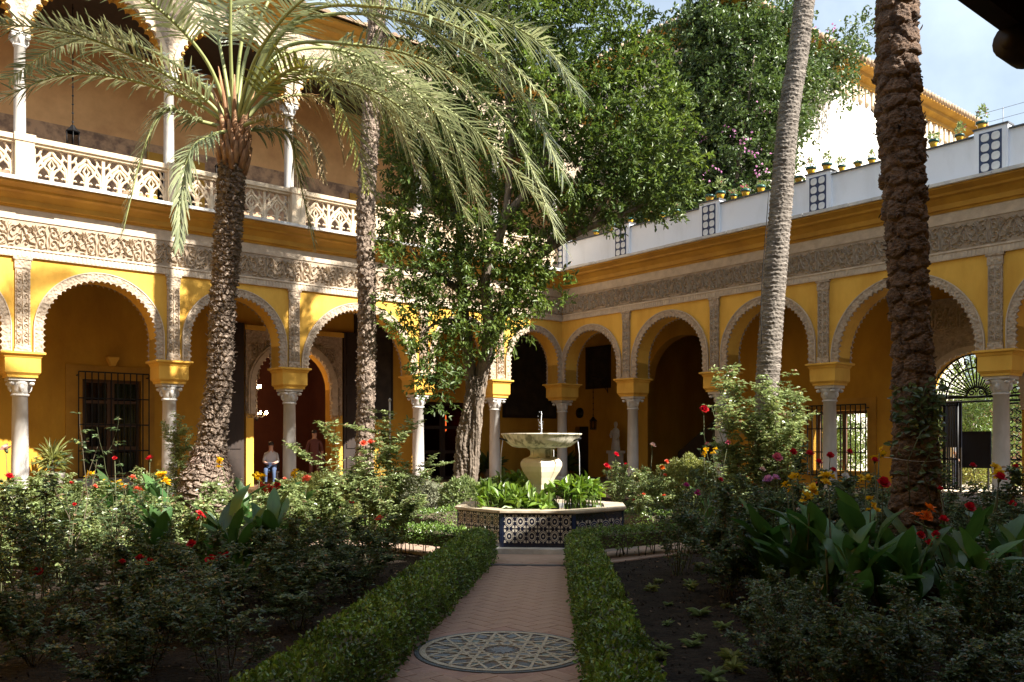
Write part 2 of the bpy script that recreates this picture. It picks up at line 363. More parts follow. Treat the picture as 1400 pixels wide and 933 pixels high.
for fr_, nm in ((ROT_L,'gallery_walk_left'), (ROT_R,'gallery_walk_right')):
    p = MB(); sg = 1 if fr_ == ROT_L else -1
    p.box(sg*(0 if sg > 0 else 1.62), sg*23, .32, 1.6, -.1, .02)
    tag(p.build(nm, cross_m, loc=CN, rot=(0,0,fr_)), kind='structure')
# herringbone bricks of the main path
MED = Vector((-.08, 6.85, 0)); MR = .69
bl, bw = .272, .136
bm_ = MB(); e = .0035; x1, y1, z1 = bl/2-.0008, bw/2-.0008, .014
bm_.add([(-x1,-y1,0),(x1,-y1,0),(x1,y1,0),(-x1,y1,0),(-x1+e,-y1+e,z1),(x1-e,-y1+e,z1),(x1-e,y1-e,z1),(-x1+e,y1-e,z1)],
        [(4,5,6,7),(0,1,5,4),(1,2,6,5),(2,3,7,6),(3,0,4,7)])
BRICK = bm_.mesh('brick', clay)
random.seed(3); cand = []
ang0 = math.atan2(PD.y, PD.x)-math.pi/4
ca, sa = math.cos(ang0), math.sin(ang0)
for i in range(-70, 70):
    for j in range(-40, 40):
        for k in (0, 1):      # herringbone lattice: pairs along the diagonal steps
            bx_ = (i*bw+j*2*bl*0+j*bl) + (bl/2 if k == 0 else bw/2+0)
            by_ = (i*bw-j*bl) + (bw/2 if k == 0 else bw+bl/2-bw+0)
            if k == 1: bx_ -= bw; 
            lx, ly = bx_, by_
            X = MED.x+lx*ca-ly*sa; Y = 8.8+lx*sa+ly*ca
            rel = Vector((X,Y,0))-FC; al = rel.dot(PD); ac = rel.dot(PX)
            if -9.6 < al < -1.75 and abs(ac+.04*(al+5)/5) < .72 and (Vector((X,Y,0))-MED).length > MR+.10 and not (-2.75 < al < -2.58):
                cand.append((Y, X, k))
cand.sort()
BR = bl
for Y, X, k in cand[:300]:
    link('brick', BRICK, main_path, loc=(X, Y, .0002+random.uniform(0,.0014)), rot=(random.uniform(-.006,.006), random.uniform(-.006,.006), ang0+(math.pi/2 if k else 0)+random.uniform(-.012,.012)))
band = MB(); band.box(-.72, .72, -.05, .05, 0, .024); c_ = FC-PD*2.66
band.build('stone_strip', slate, main_path, loc=(c_.x, c_.y, 0), rot=(0,0,math.atan2(PX.y,PX.x)))
# pebble rosette set in the path
ros = empty('pebble_rosette', (MED.x, MED.y, .003), .1, 'round pebble mosaic rosette of pale interlaced strips set in the clay path', 'mosaic')
d = MB(); d.lathe([(MR,0),(MR,.012)], 48, sm=False); d.build('grout_disc', peb_r, ros)
def ring(mb, r0, r1, z0, z1, n=48, mat=0):
    for i in range(n):
        a, b = 2*math.pi*i/n, 2*math.pi*(i+1)/n
        vs = [(r*math.cos(t), r*math.sin(t), z) for z in (z0, z1) for r, t in ((r0,a),(r1,a),(r1,b),(r0,b))]
        mb.add(vs, [(4,5,6,7),(0,1,5,4),(2,3,7,6)], mat)
d = MB(); ring(d, .655, .685, .010, .0165); d.build('dark_border', pebd, ros)
d = MB(); ring(d, .60, .648, .010, .020); d.build('pale_border', pebw, ros)
def poly_piece(pts, z0, z1, shrink=.9):
    cx = sum(p[0] for p in pts)/len(pts); cy = sum(p[1] for p in pts)/len(pts)
    q = [((p[0]-cx)*shrink+cx, (p[1]-cy)*shrink+cy) for p in pts]; n = len(q)
    m = MB(); m.add([(x,y,z0) for x,y in q]+[(x,y,z1) for x,y in q], [tuple(range(n,2*n))]+[(i,(i+1)%n,n+(i+1)%n,n+i) for i in range(n)])
    return m
def pol(r, deg): return (r*math.cos(math.radians(deg)), r*math.sin(math.radians(deg)))
star = poly_piece([pol(.13 if i%2 == 0 else .075, i*15) for i in range(24)], .010, .0165, 1); star.build('star_field', pebd, ros)
kite = poly_piece([pol(.11,15), pol(.20,4), pol(.30,6), pol(.36,15), pol(.30,24), pol(.20,26)], .010, .0165, .86).mesh('petal_field', pebd)
hexf = poly_piece([pol(.33,0), pol(.37,-9), pol(.46,-9), pol(.52,0), pol(.46,9), pol(.37,9)], .010, .0165, .9).mesh('hexagon_field', pebg)
tri = poly_piece([pol(.41,13), pol(.58,4), pol(.59,15), pol(.58,26), pol(.41,17)], .010, .0165, .84).mesh('outer_field', pebd)
for i in range(12):
    a = math.radians(30*i)
    link('petal_field', kite, ros, rot=(0,0,a)); link('hexagon_field', hexf, ros, rot=(0,0,a)); link('outer_field', tri, ros, rot=(0,0,a))
st = MB()
def strip2(mb, p, q, wd, z0, z1):
    dx, dy = q[0]-p[0], q[1]-p[1]; l = math.hypot(dx,dy); nx, ny = -dy/l*wd, dx/l*wd
    v = [(p[0]+nx,p[1]+ny),(p[0]-nx,p[1]-ny),(q[0]-nx,q[1]-ny),(q[0]+nx,q[1]+ny)]
    mb.add([(x,y,z0) for x,y in v]+[(x,y,z1) for x,y in v], [(4,5,6,7),(0,1,5,4),(1,2,6,5),(2,3,7,6),(3,0,4,7)])
sA = MB(); strip2(sA, pol(.60,0), pol(.60,150), .011, .010, .0195); sA = sA.mesh('pale_strip', pebw)
sB = MB(); strip2(sB, pol(.60,15), pol(.60,135), .011, .010, .0205); sB = sB.mesh('pale_strip', pebw)
for i in range(12):
    link('pale_strip', sA, ros, rot=(0,0,math.radians(30*i))); link('pale_strip', sB, ros, loc=(0,0,.0004), rot=(0,0,math.radians(30*i)))
# ------------------------------------------------------------------ the two arcaded wings
T = .56
ZI, ZF0, ZF1, ZL0, ZL1 = 3.69, 5.82, 6.91, 7.38, 7.46
CAP_PROF = [(.19,0),(.20,.03),(.185,.05),(.19,.12),(.25,.30),(.29,.37)]
def column_parts(parent, x, y, z0, z1, r, m=marble, capital=True):
    """base, tapered shaft and capital of one column"""
    hb, hc = .16, .42*(r/.172)
    e_ = MB(); e_.lathe([(r*1.0, hb-.02), (r*1.06, hb+.15), (r*1.05, hb+.7), (r*.93, z1-z0-hc), (r*1.1, z1-z0-hc+.01), (r*1.1, z1-z0-hc+.05), (r*.9, z1-z0-hc+.06)], 20)
    sh = e_.build('column', m, parent, loc=(x, y, z0))
    b_ = MB(); b_.box(-r*1.45, r*1.45, -r*1.45, r*1.45, 0, .07); b_.lathe([(r*1.42,.07),(r*1.45,.10),(r*1.35,.13),(r*1.1,.15),(r*1.12,hb+.02)], 20)
    b_.build('column_base', m, sh)
    c_ = MB(); zc = z1-z0-hc
    c_.lathe([(r*.98, zc+.055), (r*1.02, zc+hc*.35), (r*1.25, zc+hc*.62), (r*1.5, zc+hc*.80), (r*1.15, zc+hc*.86)], 16)
    c_.box(-r*1.55, r*1.55, -r*1.55, r*1.55, zc+hc*.84, zc+hc)
    for i in range(8):                        # leaves and corner volutes
        a = math.pi/4*i+math.pi/8*0
        rr = r*1.12 if i % 2 == 0 else r*1.3
        cx, cy = math.cos(a), math.sin(a)
        if i % 2: c_.lathe([(.0,-.05),(.05,-.03),(.062,0),(.05,.03),(.0,.05)], 8, (cx*rr*1.28, cy*rr*1.28, zc+hc*.68))
        else: c_.lathe([(.0,-.09),(.05,-.03),(.058,.04),(.03,.09),(0,.10)], 8, (cx*rr, cy*rr, zc+hc*.42))
    c_.build('capital', m, sh)
    return sh
def impost(parent, x, y, z0, z1, w_=.72):
    h = w_/2; p = MB(); 
    p.box(x-h, x+h, y-h, y+h, z0+.11, z1-.14)
    p.box(x-h*.86, x+h*.86, y-h*.86, y+h*.86, z0, z0+.05)
    vs = []
    for k_, zz in ((.86, z0+.05), (1.0, z0+.11)): vs += [(x+sx*h*k_, y+sy*h*k_, zz) for sx, sy in ((-1,-1),(1,-1),(1,1),(-1,1))]
    p.add(vs, [(i, (i+1)%4, 4+(i+1)%4, 4+i) for i in range(4)])
    vs = []
    for k_, zz in ((1.0, z1-.14), (1.06, z1-.11), (1.10, z1-.07), (1.24, z1-.045)): vs += [(x+sx*h*k_, y+sy*h*k_, zz) for sx, sy in ((-1,-1),(1,-1),(1,1),(-1,1))]
    p.add(vs, [(r_*4+i, r_*4+(i+1)%4, r_*4+4+(i+1)%4, r_*4+4+i) for r_ in range(3) for i in range(4)])
    p.box(x-h*1.24, x+h*1.24, y-h*1.24, y+h*1.24, z1-.045, z1)
    return p.build('impost_block', yellow, parent)
def pilaster(parent, x, z0, z1):
    p = MB(); p.box(x-.15, x+.15, -.02, .05, z0+.16, z1-.26)
    p.box(x-.175, x+.175, -.02, .07, z0, z0+.06); p.box(x-.16, x+.16, -.02, .06, z0+.06, z0+.16)
    p.box(x-.165, x+.165, -.02, .06, z1-.26, z1-.06); p.box(x-.195, x+.195, -.02, .075, z1-.06, z1)
    o_ = p.build('pilaster', stucco, parent)
    n = 5; hh = (z1-z0-.46)/n
    for i in range(n): link('pilaster_motif', PIL_ME, o_, loc=(x, .05, z0+.18+i*hh), scl=(1.05, 1.5, hh/.31))
    return o_
def frieze(parent, x0, x1):
    p = MB(); xa, xb = min(x0,x1), max(x0,x1)
    p.box(xa, xb, -.02, .03, ZF0+.20, ZF1-.26)
    b = p.build('frieze', M_FRG, parent)
    p = MB(); p.box(xa, xb, -.02, .06, ZF0, ZF0+.16); p.box(xa, xb, -.02, .085, ZF0+.16, ZF0+.20)
    k = int((xb-xa)/.09)
    for i in range(k): 
        xx = xa+(i+.5)*(xb-xa)/k; p.box(xx-.022, xx+.022, .058, .07, ZF0+.02, ZF0+.145)
    p.build('lower_band', stuccop, b)
    p = MB(); p.box(xa, xb, -.02, .055, ZF1-.26, ZF1-.23); p.box(xa, xb, -.02, .035, ZF1-.23, ZF1); p.build('upper_band', stuccop, b)
    n = int((xb-xa)/.52); st_ = (xb-xa)/n
    for i in range(n): link('frieze_motif', FRIEZE_MB if i % 2 else FRIEZE_ME, b, loc=(xa+(i+.5)*st_, .028, ZF0+.235), scl=(st_/.66*1.04, 1.5, .98 if i % 2 else 1.0))
    return b
M_FRG = M('frieze_ground', (.41,.325,.24), (.29,.225,.165), scale=7, rough=.95, bump=.4, bscale=35)
CORN = [(.0,ZF1),(.06,ZF1),(.08,ZF1+.05),(.15,ZF1+.06),(.17,ZF1+.17),(.30,ZF1+.28),(.40,ZF1+.31),(.42,ZF1+.36),(.56,ZF1+.42),(.60,ZF1+.43),(.60,ZL0)]
def cornice(parent, x0, x1, prof, m, name='cornice', back=-.02):
    p = MB(); vs = []
    for x in (x0, x1): vs += [(x, y, z) for y, z in prof]+[(x, back, prof[-1][1]), (x, back, prof[0][1])]
    n = len(prof)+2
    p.add(vs, [(i, (i+1)%n, n+(i+1)%n, n+i) for i in range(n)]+[tuple(range(n)), tuple(range(2*n-1, n-1, -1))])
    return p.build(name, m, parent)
def ledge(parent, x0, x1, seed):
    """row of pale slabs with uneven edges along the top of the cornice"""
    random.seed(seed); x = min(x0,x1); xe = max(x0,x1); base = None
    p = MB()
    while x < xe-.05:
        w_ = min(random.uniform(.5,.8), xe-x); f = random.uniform(.66,.70); dz = random.uniform(-.012,.006)
        p.box(x+.004, x+w_-.004, -.5, f, ZL0+.004+dz*.3, ZL1+dz); x += w_
    return p.build('ledge', M_LEDGE, parent)
M_LEDGE = M('pale_ledge', (.70,.68,.64), (.50,.49,.48), scale=4, rough=.8, bump=.3)

PL = [0, 2.72, 5.70, 9.91, 13.14, 16.46, 19.80, 23.0]
PR = [0, 3.05, 6.49, 9.92, 14.07, 17.45, 20.80, 23.6]
def bays(P):
    out_ = []
    for i in range(len(P)-1):
        a = P[i]+(.41 if i else .16); b = P[i+1]-.41
        r = (b-a)/2; crown = 5.47 if i else 5.40
        out_.append((a, b, ZI, max(crown-r, ZI+.02), min(r, crown-ZI-.02)))
    return out_
def wing(name, rot, sg, P, label):
    root = empty(name, CN, rot, label, 'building')
    bs = bays(P); S = P[-1]
    ops = [(min(sg*a,sg*b), max(sg*a,sg*b), z0, zs, rs) for a, b, z0, zs, rs in bs]
    m = MB(); x0, x1 = (-T, S) if sg > 0 else (-S, 0)
    wall_open(m, x0, x1, ZI, ZL0, 0, -T, ops); m.build('arcade_wall', yellow, root)
    for a, b, z0, zs, rs in ops:
        t = MB(); arch_trim(t, a, b, z0, zs, rs, .17, -.02, .045)
        o_ = t.build('arch_moulding', stucco, root)
        t = MB(); arch_trim(t, a, b, z0, zs, rs, .10, -T-.045, -T+.02); t.build('rear_moulding', stucco, o_)
        t = MB(); arch_trim(t, a-.172, b+.172, z0, zs, rs+.172, .022, -.02, .06, amp=0, inset=0); t.build('outer_bead', stuccop, o_)
    for i, s in enumerate(P):
        if s == 0:
            if sg > 0:
                impost(root, -T/2, -T/2, 3.12, ZI, .80); column_parts(root, -T/2, -T/2, FL, 3.12, .172)
            continue
        impost(root, sg*s, -T/2, 3.12, ZI); column_parts(root, sg*s, -T/2, FL, 3.12, .172)
        pilaster(root, sg*s, ZI, ZF0)
    frieze(root, sg*(.03 if sg > 0 else .10), sg*S)
    cornice(root, sg*(.0 if sg > 0 else .02), sg*S, CORN, ochre)
    ledge(root, sg*(.0 if sg > 0 else .71), sg*S, 5 if sg > 0 else 6)
    # floor, step and ceiling of the gallery
    p = MB()
    if sg > 0: p.box(-4.4, S, -9.5, .32, -.1, FL)
    else: p.box(-.33, -S, -4.4, .32, -.1, FL)
    p.build('gallery_floor', floor_m, root)
    p = MB()
    if sg > 0: p.box(-4.4, S, -9.5, -T-.002, 6.95, 7.36)
    else: p.box(T-.004+0, -S, -4.4, -T-.002, 6.95, 7.36)
    p.build('gallery_ceiling', wood, root)
    return root
LEFT = wing('arcaded_wing', ROT_L, 1, PL, 'two storey yellow palace wing with carved arches below and stone balcony above')
RIGHT = wing('arcaded_wing', ROT_R, -1, PR, 'single storey yellow arcade with white terrace parapet and iron garden gate')

# ---- back wall of the left gallery
m = MB()
wall_open(m, -4.4, 23, FL, 6.95, -4, -4.4, [(12.75,14.3,.72,3.42,0), (6.7,9.42,FL,3.4,1.3), (1.06,3.07,FL,3.14,0)])
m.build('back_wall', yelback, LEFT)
m = MB(); m.box(-4.4, 23, -9.7, -9.5, FL, 14.2); m.box(22.98, 23.2, -9.5, -T, FL, 14.2); m.build('outer_wall', redwall, LEFT)
# grilled window
wd_ = MB(); wall_open(wd_, 12.38, 14.72, .66, 3.80, -3.95, -3.999, [(12.75,14.3,.66,3.42,0)]); wf = wd_.build('window', ochre, LEFT)
q = MB()
for a, b in ((12.75,13.52),(13.53,14.3)):
    q.box(a, a+.09, -4.22, -4.12, .72, 3.42); q.box(b-.09, b, -4.22, -4.12, .72, 3.42)
    for zz in (.72, 1.45, 2.1, 2.75, 3.33): q.box(a+.09, b-.09, -4.21, -4.13, zz, zz+.09)
q.build('casement', woodl, wf)
for a in (12.84, 13.62):
    for zz in (.81, 1.54, 2.19, 2.84):
        q = MB(); q.box(a, a+.59, -4.19, -4.17, zz, zz+.56); q.build('pane', glassd, wf)
def grille(name, parent, xa, xb, za, zb, y, nx, nz, r=.014):
    q = MB()
    for i in range(nx+1):
        x = xa+(xb-xa)*i/nx; q.box(x-r, x+r, y-r, y+r, za, zb)
    for i in range(nz+1):
        z = za+(zb-za)*i/nz; q.box(xa, xb, y-r*1.6, y-r, z-r*1.3, z+r*1.3)
    for x in (xa, xb):
        for z in (za+.1, zb-.1): q.box(x-r, x+r, y, -3.96 if y > -4 else y-.2, z-r, z+r)
    return q.build(name, iron, parent)
grille('window_grille', wf, 12.6, 14.45, .70, 3.60, -3.72, 11, 4)
q = MB(); q.box(12.5, 14.6, -4.0, -3.62, .42, .66); q.build('window_sill', stone, LEFT)
q = MB(); 
vs = [(13.55+sx*a, -3.999+(.02 if y_ == 0 else y_), z) for a, y_, z in ((.10,.10,3.80),(.18,.20,3.98),(.20,.22,4.04)) for sx in (-1,1)]
q.lathe([(.10,3.80),(.13,3.88),(.19,3.98),(.21,4.0),(.21,4.05)], 4, (13.55,-3.86,0), rot=math.pi/4, sm=False); q.build('wall_corbel', yellow, LEFT)
# carved doorway behind the fourth column
dw = MB(); wall_open(dw, 6.34, 9.66, 2.55, 5.15, -3.90, -3.999, [(6.75,9.37,2.55,3.45,1.25)]); dwy = dw.build('carved_door_surround', stucco, LEFT)
t = MB(); arch_trim(t, 6.75, 9.37, 2.55, 3.45, 1.25, .16, -3.92, -3.83, tooth=.16, amp=.07); arch_trim(t, 6.58, 9.54, 2.55, 3.45, 1.42, .05, -3.92, -3.85, amp=.0, inset=.0); t.build('door_arch_moulding', stuccop, dwy)
for sgx in (-1, 1):
    for k_, (dx, dz) in enumerate(((1.25,4.55),(1.35,3.9),(1.42,3.3),(.75,4.9),(.2,4.95),(1.45,2.7))):
        if dx < .3 and sgx < 0: continue
        link('door_motif', FRIEZE_ME, dwy, loc=(8.05+sgx*dx, -3.90, dz-.3), scl=(.55 if dx > 1 else .8, 1.5, .9 if dx > 1 else .4))
q = MB(); q.box(6.30, 9.70, -3.999, -3.85, 5.15, 5.30); q.build('door_cornice', yellow, dwy)
for xa in (6.34, 9.42): q = MB(); q.box(xa, xa+.24, -3.999, -3.88, FL, 2.55); q.build('door_pier', yellow, dwy)
for xx, nm in ((9.72, 1), (6.28, -1)):       # tall open shutters folded back against the wall
    q = MB(); xa, xb = (xx, xx+.95) if nm > 0 else (xx-.62, xx)
    q.box(xa, xb, -3.999, -3.90, FL, 5.35)
    for zz in np.linspace(FL+.12, 4.6, 5): q.box(xa+.1, xb-.1, -3.90, -3.87, zz, zz+.75)
    q.build('folded_shutter', wood, dwy)
# rooms behind the doorways
q = MB(); q.box(4.6, 4.8, -9.5, -4.4, FL, 6.95); q.box(10.6, 10.8, -9.5, -4.4, FL, 6.95); q.box(-.4, -.2, -9.5, -4.4, FL, 6.95); q.build('inner_wall', redwall, LEFT)
dg = MB()
for a, b in ((1.06,2.06),(2.07,3.07)):
    dg.box(a, a+.12, -4.3, -4.22, FL, 3.14); dg.box(b-.12, b, -4.3, -4.22, FL, 3.14)
    for zz in (FL, 1.25, 2.15, 3.02): dg.box(a+.12, b-.12, -4.29, -4.23, zz, zz+.12)
dgo = dg.build('glazed_door', wood, LEFT)
gl = bpy.data.materials.new('clear_pane'); gl.use_nodes = True
gb = gl.node_tree.nodes['Principled BSDF']; gb.inputs['Base Color'].default_value = (.35,.33,.3,1); gb.inputs['Roughness'].default_value = .03; gb.inputs['Transmission Weight'].default_value = 1; gb.inputs['IOR'].default_value = 1.02
for a in (1.18, 2.19):
    for zz in (.42, 1.37, 2.27):
        q = MB(); q.box(a, a+.76, -4.27, -4.255, zz, zz+(.83 if zz < 1 else .78 if zz < 2 else .75)); q.build('pane', gl, dgo)
# ---- upper storey of the left wing
UP_C, UP_T = 10.95, 13.0
ops = []
for i in range(len(PL)-1):
    a = PL[i]+(.17 if i else .2); b = PL[i+1]-.17; r = (b-a)/2
    ops.append((a, b, UP_C, 12.45-min(r,1.45), min(r,1.45)))
m = MB(); wall_open(m, -9, 23, UP_C, UP_T, -.14, -.50, ops); m.build('upper_arcade_wall', stucco, LEFT)
for a, b, z0, zs, rs in ops:
    t = MB(); arch_trim(t, a, b, z0, zs, rs, .13, -.16, -.09, tooth=.2, amp=.08); t.build('lobed_arch', cream, LEFT)
    t = MB(); arch_trim(t, a+.04, b-.04, z0, zs, rs-.04, .10, -.46, -.20, tooth=.2, amp=.09); t.build('lobed_soffit', ochre, LEFT)
for i, s in enumerate(PL):
    x = s if s else .1
    column_parts(LEFT, x, -.32, ZL1+.0, UP_C, .125, M_UPC if 'M_UPC' in globals() else marble)
m = MB(); m.box(-9, 23, -4.4, -4.0, 7.36, 10.3); m.build('painted_dado', frescob, LEFT)
m = MB(); m.box(-9, 23, -4.4, -4.0, 10.3, 13.4); m.build('upper_back_wall', fresco, LEFT)
m = MB(); m.box(-9, 23, -9.5, -.5, 12.75, 12.95); m.build('upper_ceiling', wood, LEFT)
m = MB(); m.box(-9.2, 23.2, -9.7, -.14, 13.0, 13.1); m.build('roof_plate', wood, LEFT)
UC = [(-.14,12.95),(-.08,12.97),(-.06,13.06),(.06,13.14),(.10,13.16),(.12,13.26),(.28,13.34),(.32,13.36),(.32,13.44)]
cornice(LEFT, -9, 23.2, UC, ochre, 'upper_cornice', back=-.3)
def tile_roof(parent, xa, xb, yf, yb, zf, zb, pitch=.24, name='tiled_roof'):
    q = MB(); n = int((xb-xa)/pitch)
    for i in range(n):
        x = xa+i*pitch; vs = []
        for t_ in np.linspace(0, math.pi, 6):
            for y, z in ((yf, zf), (yb, zb)): vs.append((x+pitch*.36*(1-math.cos(t_))+.03, y, z+.075*math.sin(t_)))
        q.add(vs, [(2*j, 2*j+2, 2*j+3, 2*j+1) for j in range(5)]+[tuple(range(0,12,2))], 0, False)
    q.add([(xa,yf,zf-.03),(xb,yf,zf-.03),(xb,yb,zb-.03),(xa,yb,zb-.03),(xa,yf,zf+.02),(xb,yf,zf+.02),(xb,yb,zb+.02),(xa,yb,zb+.02)], [(0,1,2,3),(4,7,6,5),(0,4,5,1),(1,5,6,2),(2,6,7,3),(3,7,4,0)])
    return q.build(name, rooft, parent)
tile_roof(LEFT, -9, 23.2, .46, -5.0, 13.48, 15.2)
tile_roof(LEFT, -9, 23.2, -9.9, -5.0, 13.48, 15.2)
for xa, xb in ((4.55,5.75),(11.2,12.3)):      # doors on the balcony
    q = MB(); q.box(xa, xb, -4.02, -3.97, 7.46, 9.75); dr = q.build('balcony_door', glassd, LEFT)
    q = MB(); q.box(xa-.28, xa, -4.02, -3.94, 7.46, 10.05); q.box(xb, xb+.28, -4.02, -3.94, 7.46, 10.05); q.box(xa, xb, -4.02, -3.94, 9.75, 10.05); q.build('door_frame', ochre, dr)
# ---- stone balustrade with pointed tracery
def tracery():
    q = MB(); H = .74; z0 = .10
    def bar(p_, r=.022, y=0.0):
        q.tube([(x, y, z) for x, z in p_], r*1.55, 6, sm=False)
    for sgx in (-1, 1):
        c = sgx*.17
        # lower trefoil lights
        bar([(c-.15, z0), (c-.15, z0+.16), (c-.10, z0+.27), (c, z0+.36), (c+.10, z0+.27), (c+.15, z0+.16), (c+.15, z0)])
        bar([(c-.14, z0+.13), (c-.06, z0+.15), (c-.05, z0+.12)], .016); bar([(c+.14, z0+.13), (c+.06, z0+.15), (c+.05, z0+.12)], .016)
        # ogee running up to the middle
        bar([(sgx*.32, z0+.10), (sgx*.30, z0+.34), (sgx*.20, z0+.50), (sgx*.08, z0+.60), (0, z0+H)], .026)
        bar([(c, z0+.36), (sgx*.12, z0+.47), (0, z0+.58)]); bar([(c, z0+.36), (sgx*.22, z0+.47)])
        bar([(sgx*.20, z0+.50), (sgx*.25, z0+.62), (sgx*.20, z0+H)], .02); bar([(sgx*.25, z0+.60), (sgx*.33, z0+.55)], .02)
    bar([(0, z0), (0, z0+.30), (0, z0+.28)], .026)
    bar([(0, z0+.28), (-.06, z0+.40), (0, z0+.52), (.06, z0+.40), (0, z0+.28)], .018)
    q.box(-.37, -.335, -.045, .045, z0-.1, z0+H+.02); q.box(.335, .37, -.045, .045, z0-.1, z0+H+.02)
    q.box(-.335, .335, -.045, .045, z0-.1, z0)
    return q.mesh('tracery_panel', cream)
TRAC = tracery()
for i in range(len(PL)-1):
    a = PL[i]+.2; b = PL[i+1]-.2; n = 3 if b-a < 2.7 else (4 if b-a < 3.4 else 5); st_ = (b-a)/n
    for j in range(n): link('tracery_panel', TRAC, LEFT, loc=(a+(j+.5)*st_, .12, ZL1), scl=(st_/.74, 1, 1))
    q = MB(); q.box(a-.02, b+.02, .02, .22, ZL1+.86, ZL1+.92); q.box(a-.02, b+.02, -.02, .27, ZL1+.92, ZL1+1.03); q.build('handrail', cream, LEFT)
    q = MB(); x = PL[i+1]; q.box(x-.19, x+.19, -.06, .30, ZL1, ZL1+.90); q.box(x-.215, x+.215, -.08, .325, ZL1+.90, ZL1+1.06); q.box(x-.21, x+.21, -.07, .31, ZL1, ZL1+.09); q.build('balustrade_pier', cream, LEFT)

# ---- right wing: parapet, back wall, openings
for i in range(len(PR)-1):
    a, b = PR[i]+(.35 if i else .30), PR[i+1]-.35
    q = MB(); q.box(-b, -a, .02, .20, ZL1, ZL1+.94); pp = q.build('parapet_wall', white, RIGHT)
    q = MB(); x = a
    random.seed(40+i)
    while x < b-.01:
        w_ = min(.3, b-x); dz = random.uniform(0,.008); q.box(-x-w_+.003, -x-.003, -.02, .25, ZL1+.94, ZL1+.97+dz); x += w_
    q.build('parapet_coping', slate, pp)
ov = MB()
k = 14; ov.add([(math.copysign(abs(math.cos(t_))**.7, math.cos(t_))*.062, .0, math.copysign(abs(math.sin(t_))**.7, math.sin(t_))*.062) for t_ in np.linspace(0, 2*math.pi, k, endpoint=False)]
               +[(math.copysign(abs(math.cos(t_))**.7, math.cos(t_))*.056, .012, math.copysign(abs(math.sin(t_))**.7, math.sin(t_))*.056) for t_ in np.linspace(0, 2*math.pi, k, endpoint=False)],
               [tuple(range(2*k-1, k-1, -1))]+[(i, (i+1)%k, k+(i+1)%k, k+i) for i in range(k)])
OVAL = ov.mesh('white_tile', M('bright_white_glaze', (.80,.80,.79), (.66,.66,.66), scale=8, rough=.3))
tblue_p = M('faded_blue_glaze', (.035,.055,.13), (.02,.03,.075), scale=7, rough=.35)
for s in PR:
    x = -s-(.13 if s == 0 else 0)
    q = MB(); q.box(x-.35, x+.35, .0, .27, ZL1, ZL1+1.06); q.box(x-.31, x+.31, .27, .285, ZL1+.05, ZL1+1.01); po = q.build('parapet_post', white, RIGHT)
    q = MB(); q.box(x-.37, x+.37, -.02, .30, ZL1+1.06, ZL1+1.095); q.build('post_cap', slate, po)
    q = MB(); q.box(x-.235, x+.235, .28, .292, ZL1+.09, ZL1+.97); q.build('tile_panel', tblue_p, po)
    for ix in (-1, 1):
        for iz in range(4): link('white_tile', OVAL, po, loc=(x+ix*.110, .290, ZL1+.205+iz*.217), scl=(1.45, 1, 1.45))
q = MB(); q.box(4.4, -23.6, -4.4, 0.0, 7.37, 7.455); q.build('terrace_floor', floor_m, RIGHT)
m = MB()
rops = [(.35,3.65,FL,3.9,1.6), (7.15,8.95,.80,2.62,0), (10.72,13.12,FL,2.88,1.2), (-3.55,-2.78,FL,2.3,0)]
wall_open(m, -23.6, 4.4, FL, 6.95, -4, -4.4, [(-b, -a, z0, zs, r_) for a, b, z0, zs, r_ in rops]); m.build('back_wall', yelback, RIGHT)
q = MB(); q.box(2.9, 2.82, -4.35, -4.25, FL, 2.3); 
for zz in (FL+.1, 1.35): q.box(2.86, 3.48, -4.25, -4.22, zz, zz+.85)
q.box(2.78, 3.55, -4.36, -4.25, FL, 2.3); q.build('small_door', wood, RIGHT)
# stair hall
q = MB()
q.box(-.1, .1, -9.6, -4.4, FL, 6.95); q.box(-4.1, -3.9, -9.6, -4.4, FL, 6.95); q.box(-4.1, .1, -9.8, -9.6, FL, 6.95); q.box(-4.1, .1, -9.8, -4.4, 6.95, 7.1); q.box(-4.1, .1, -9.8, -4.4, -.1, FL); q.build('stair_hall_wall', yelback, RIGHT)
sp = MB(); 
for i in range(12): sp.box(-.75-i*.25, -1.0-i*.25, -7.2, -5.6, FL, FL+.17*(i+1))
stairs = sp.build('staircase', stone, RIGHT)
q = MB(); q.add([(-.6,-5.58,FL),(-3.85,-5.58,FL),(-3.85,-5.58,FL+3.3),(-.6,-5.58,FL+1.0),(-.6,-5.44,FL),(-3.85,-5.44,FL),(-3.85,-5.44,FL+3.3),(-.6,-5.44,FL+1.0)], [(0,1,2,3),(7,6,5,4),(0,4,5,1),(1,5,6,2),(2,6,7,3),(3,7,4,0)])
q.build('stair_parapet', wood, stairs)
# grilled window towards the garden
wd_ = MB(); wall_open(wd_, -9.22, -6.88, .62, 2.98, -3.95, -3.999, [(-8.95,-7.15,.62,2.62,0)]); wr = wd_.build('window', ochre, RIGHT)
q = MB(); q.box(-8.95, -8.85, -4.35, -4.25, .8, 2.62); q.box(-7.25, -7.15, -4.35, -4.25, .8, 2.62); q.box(-8.10, -8.0, -4.35, -4.25, .8, 2.62); q.box(-8.95, -7.15, -4.34, -4.26, 2.52, 2.62); q.build('window_frame', woodl, wr)
grille('window_grille', wr, -9.0, -7.1, .66, 2.78, -3.78, 12, 3)
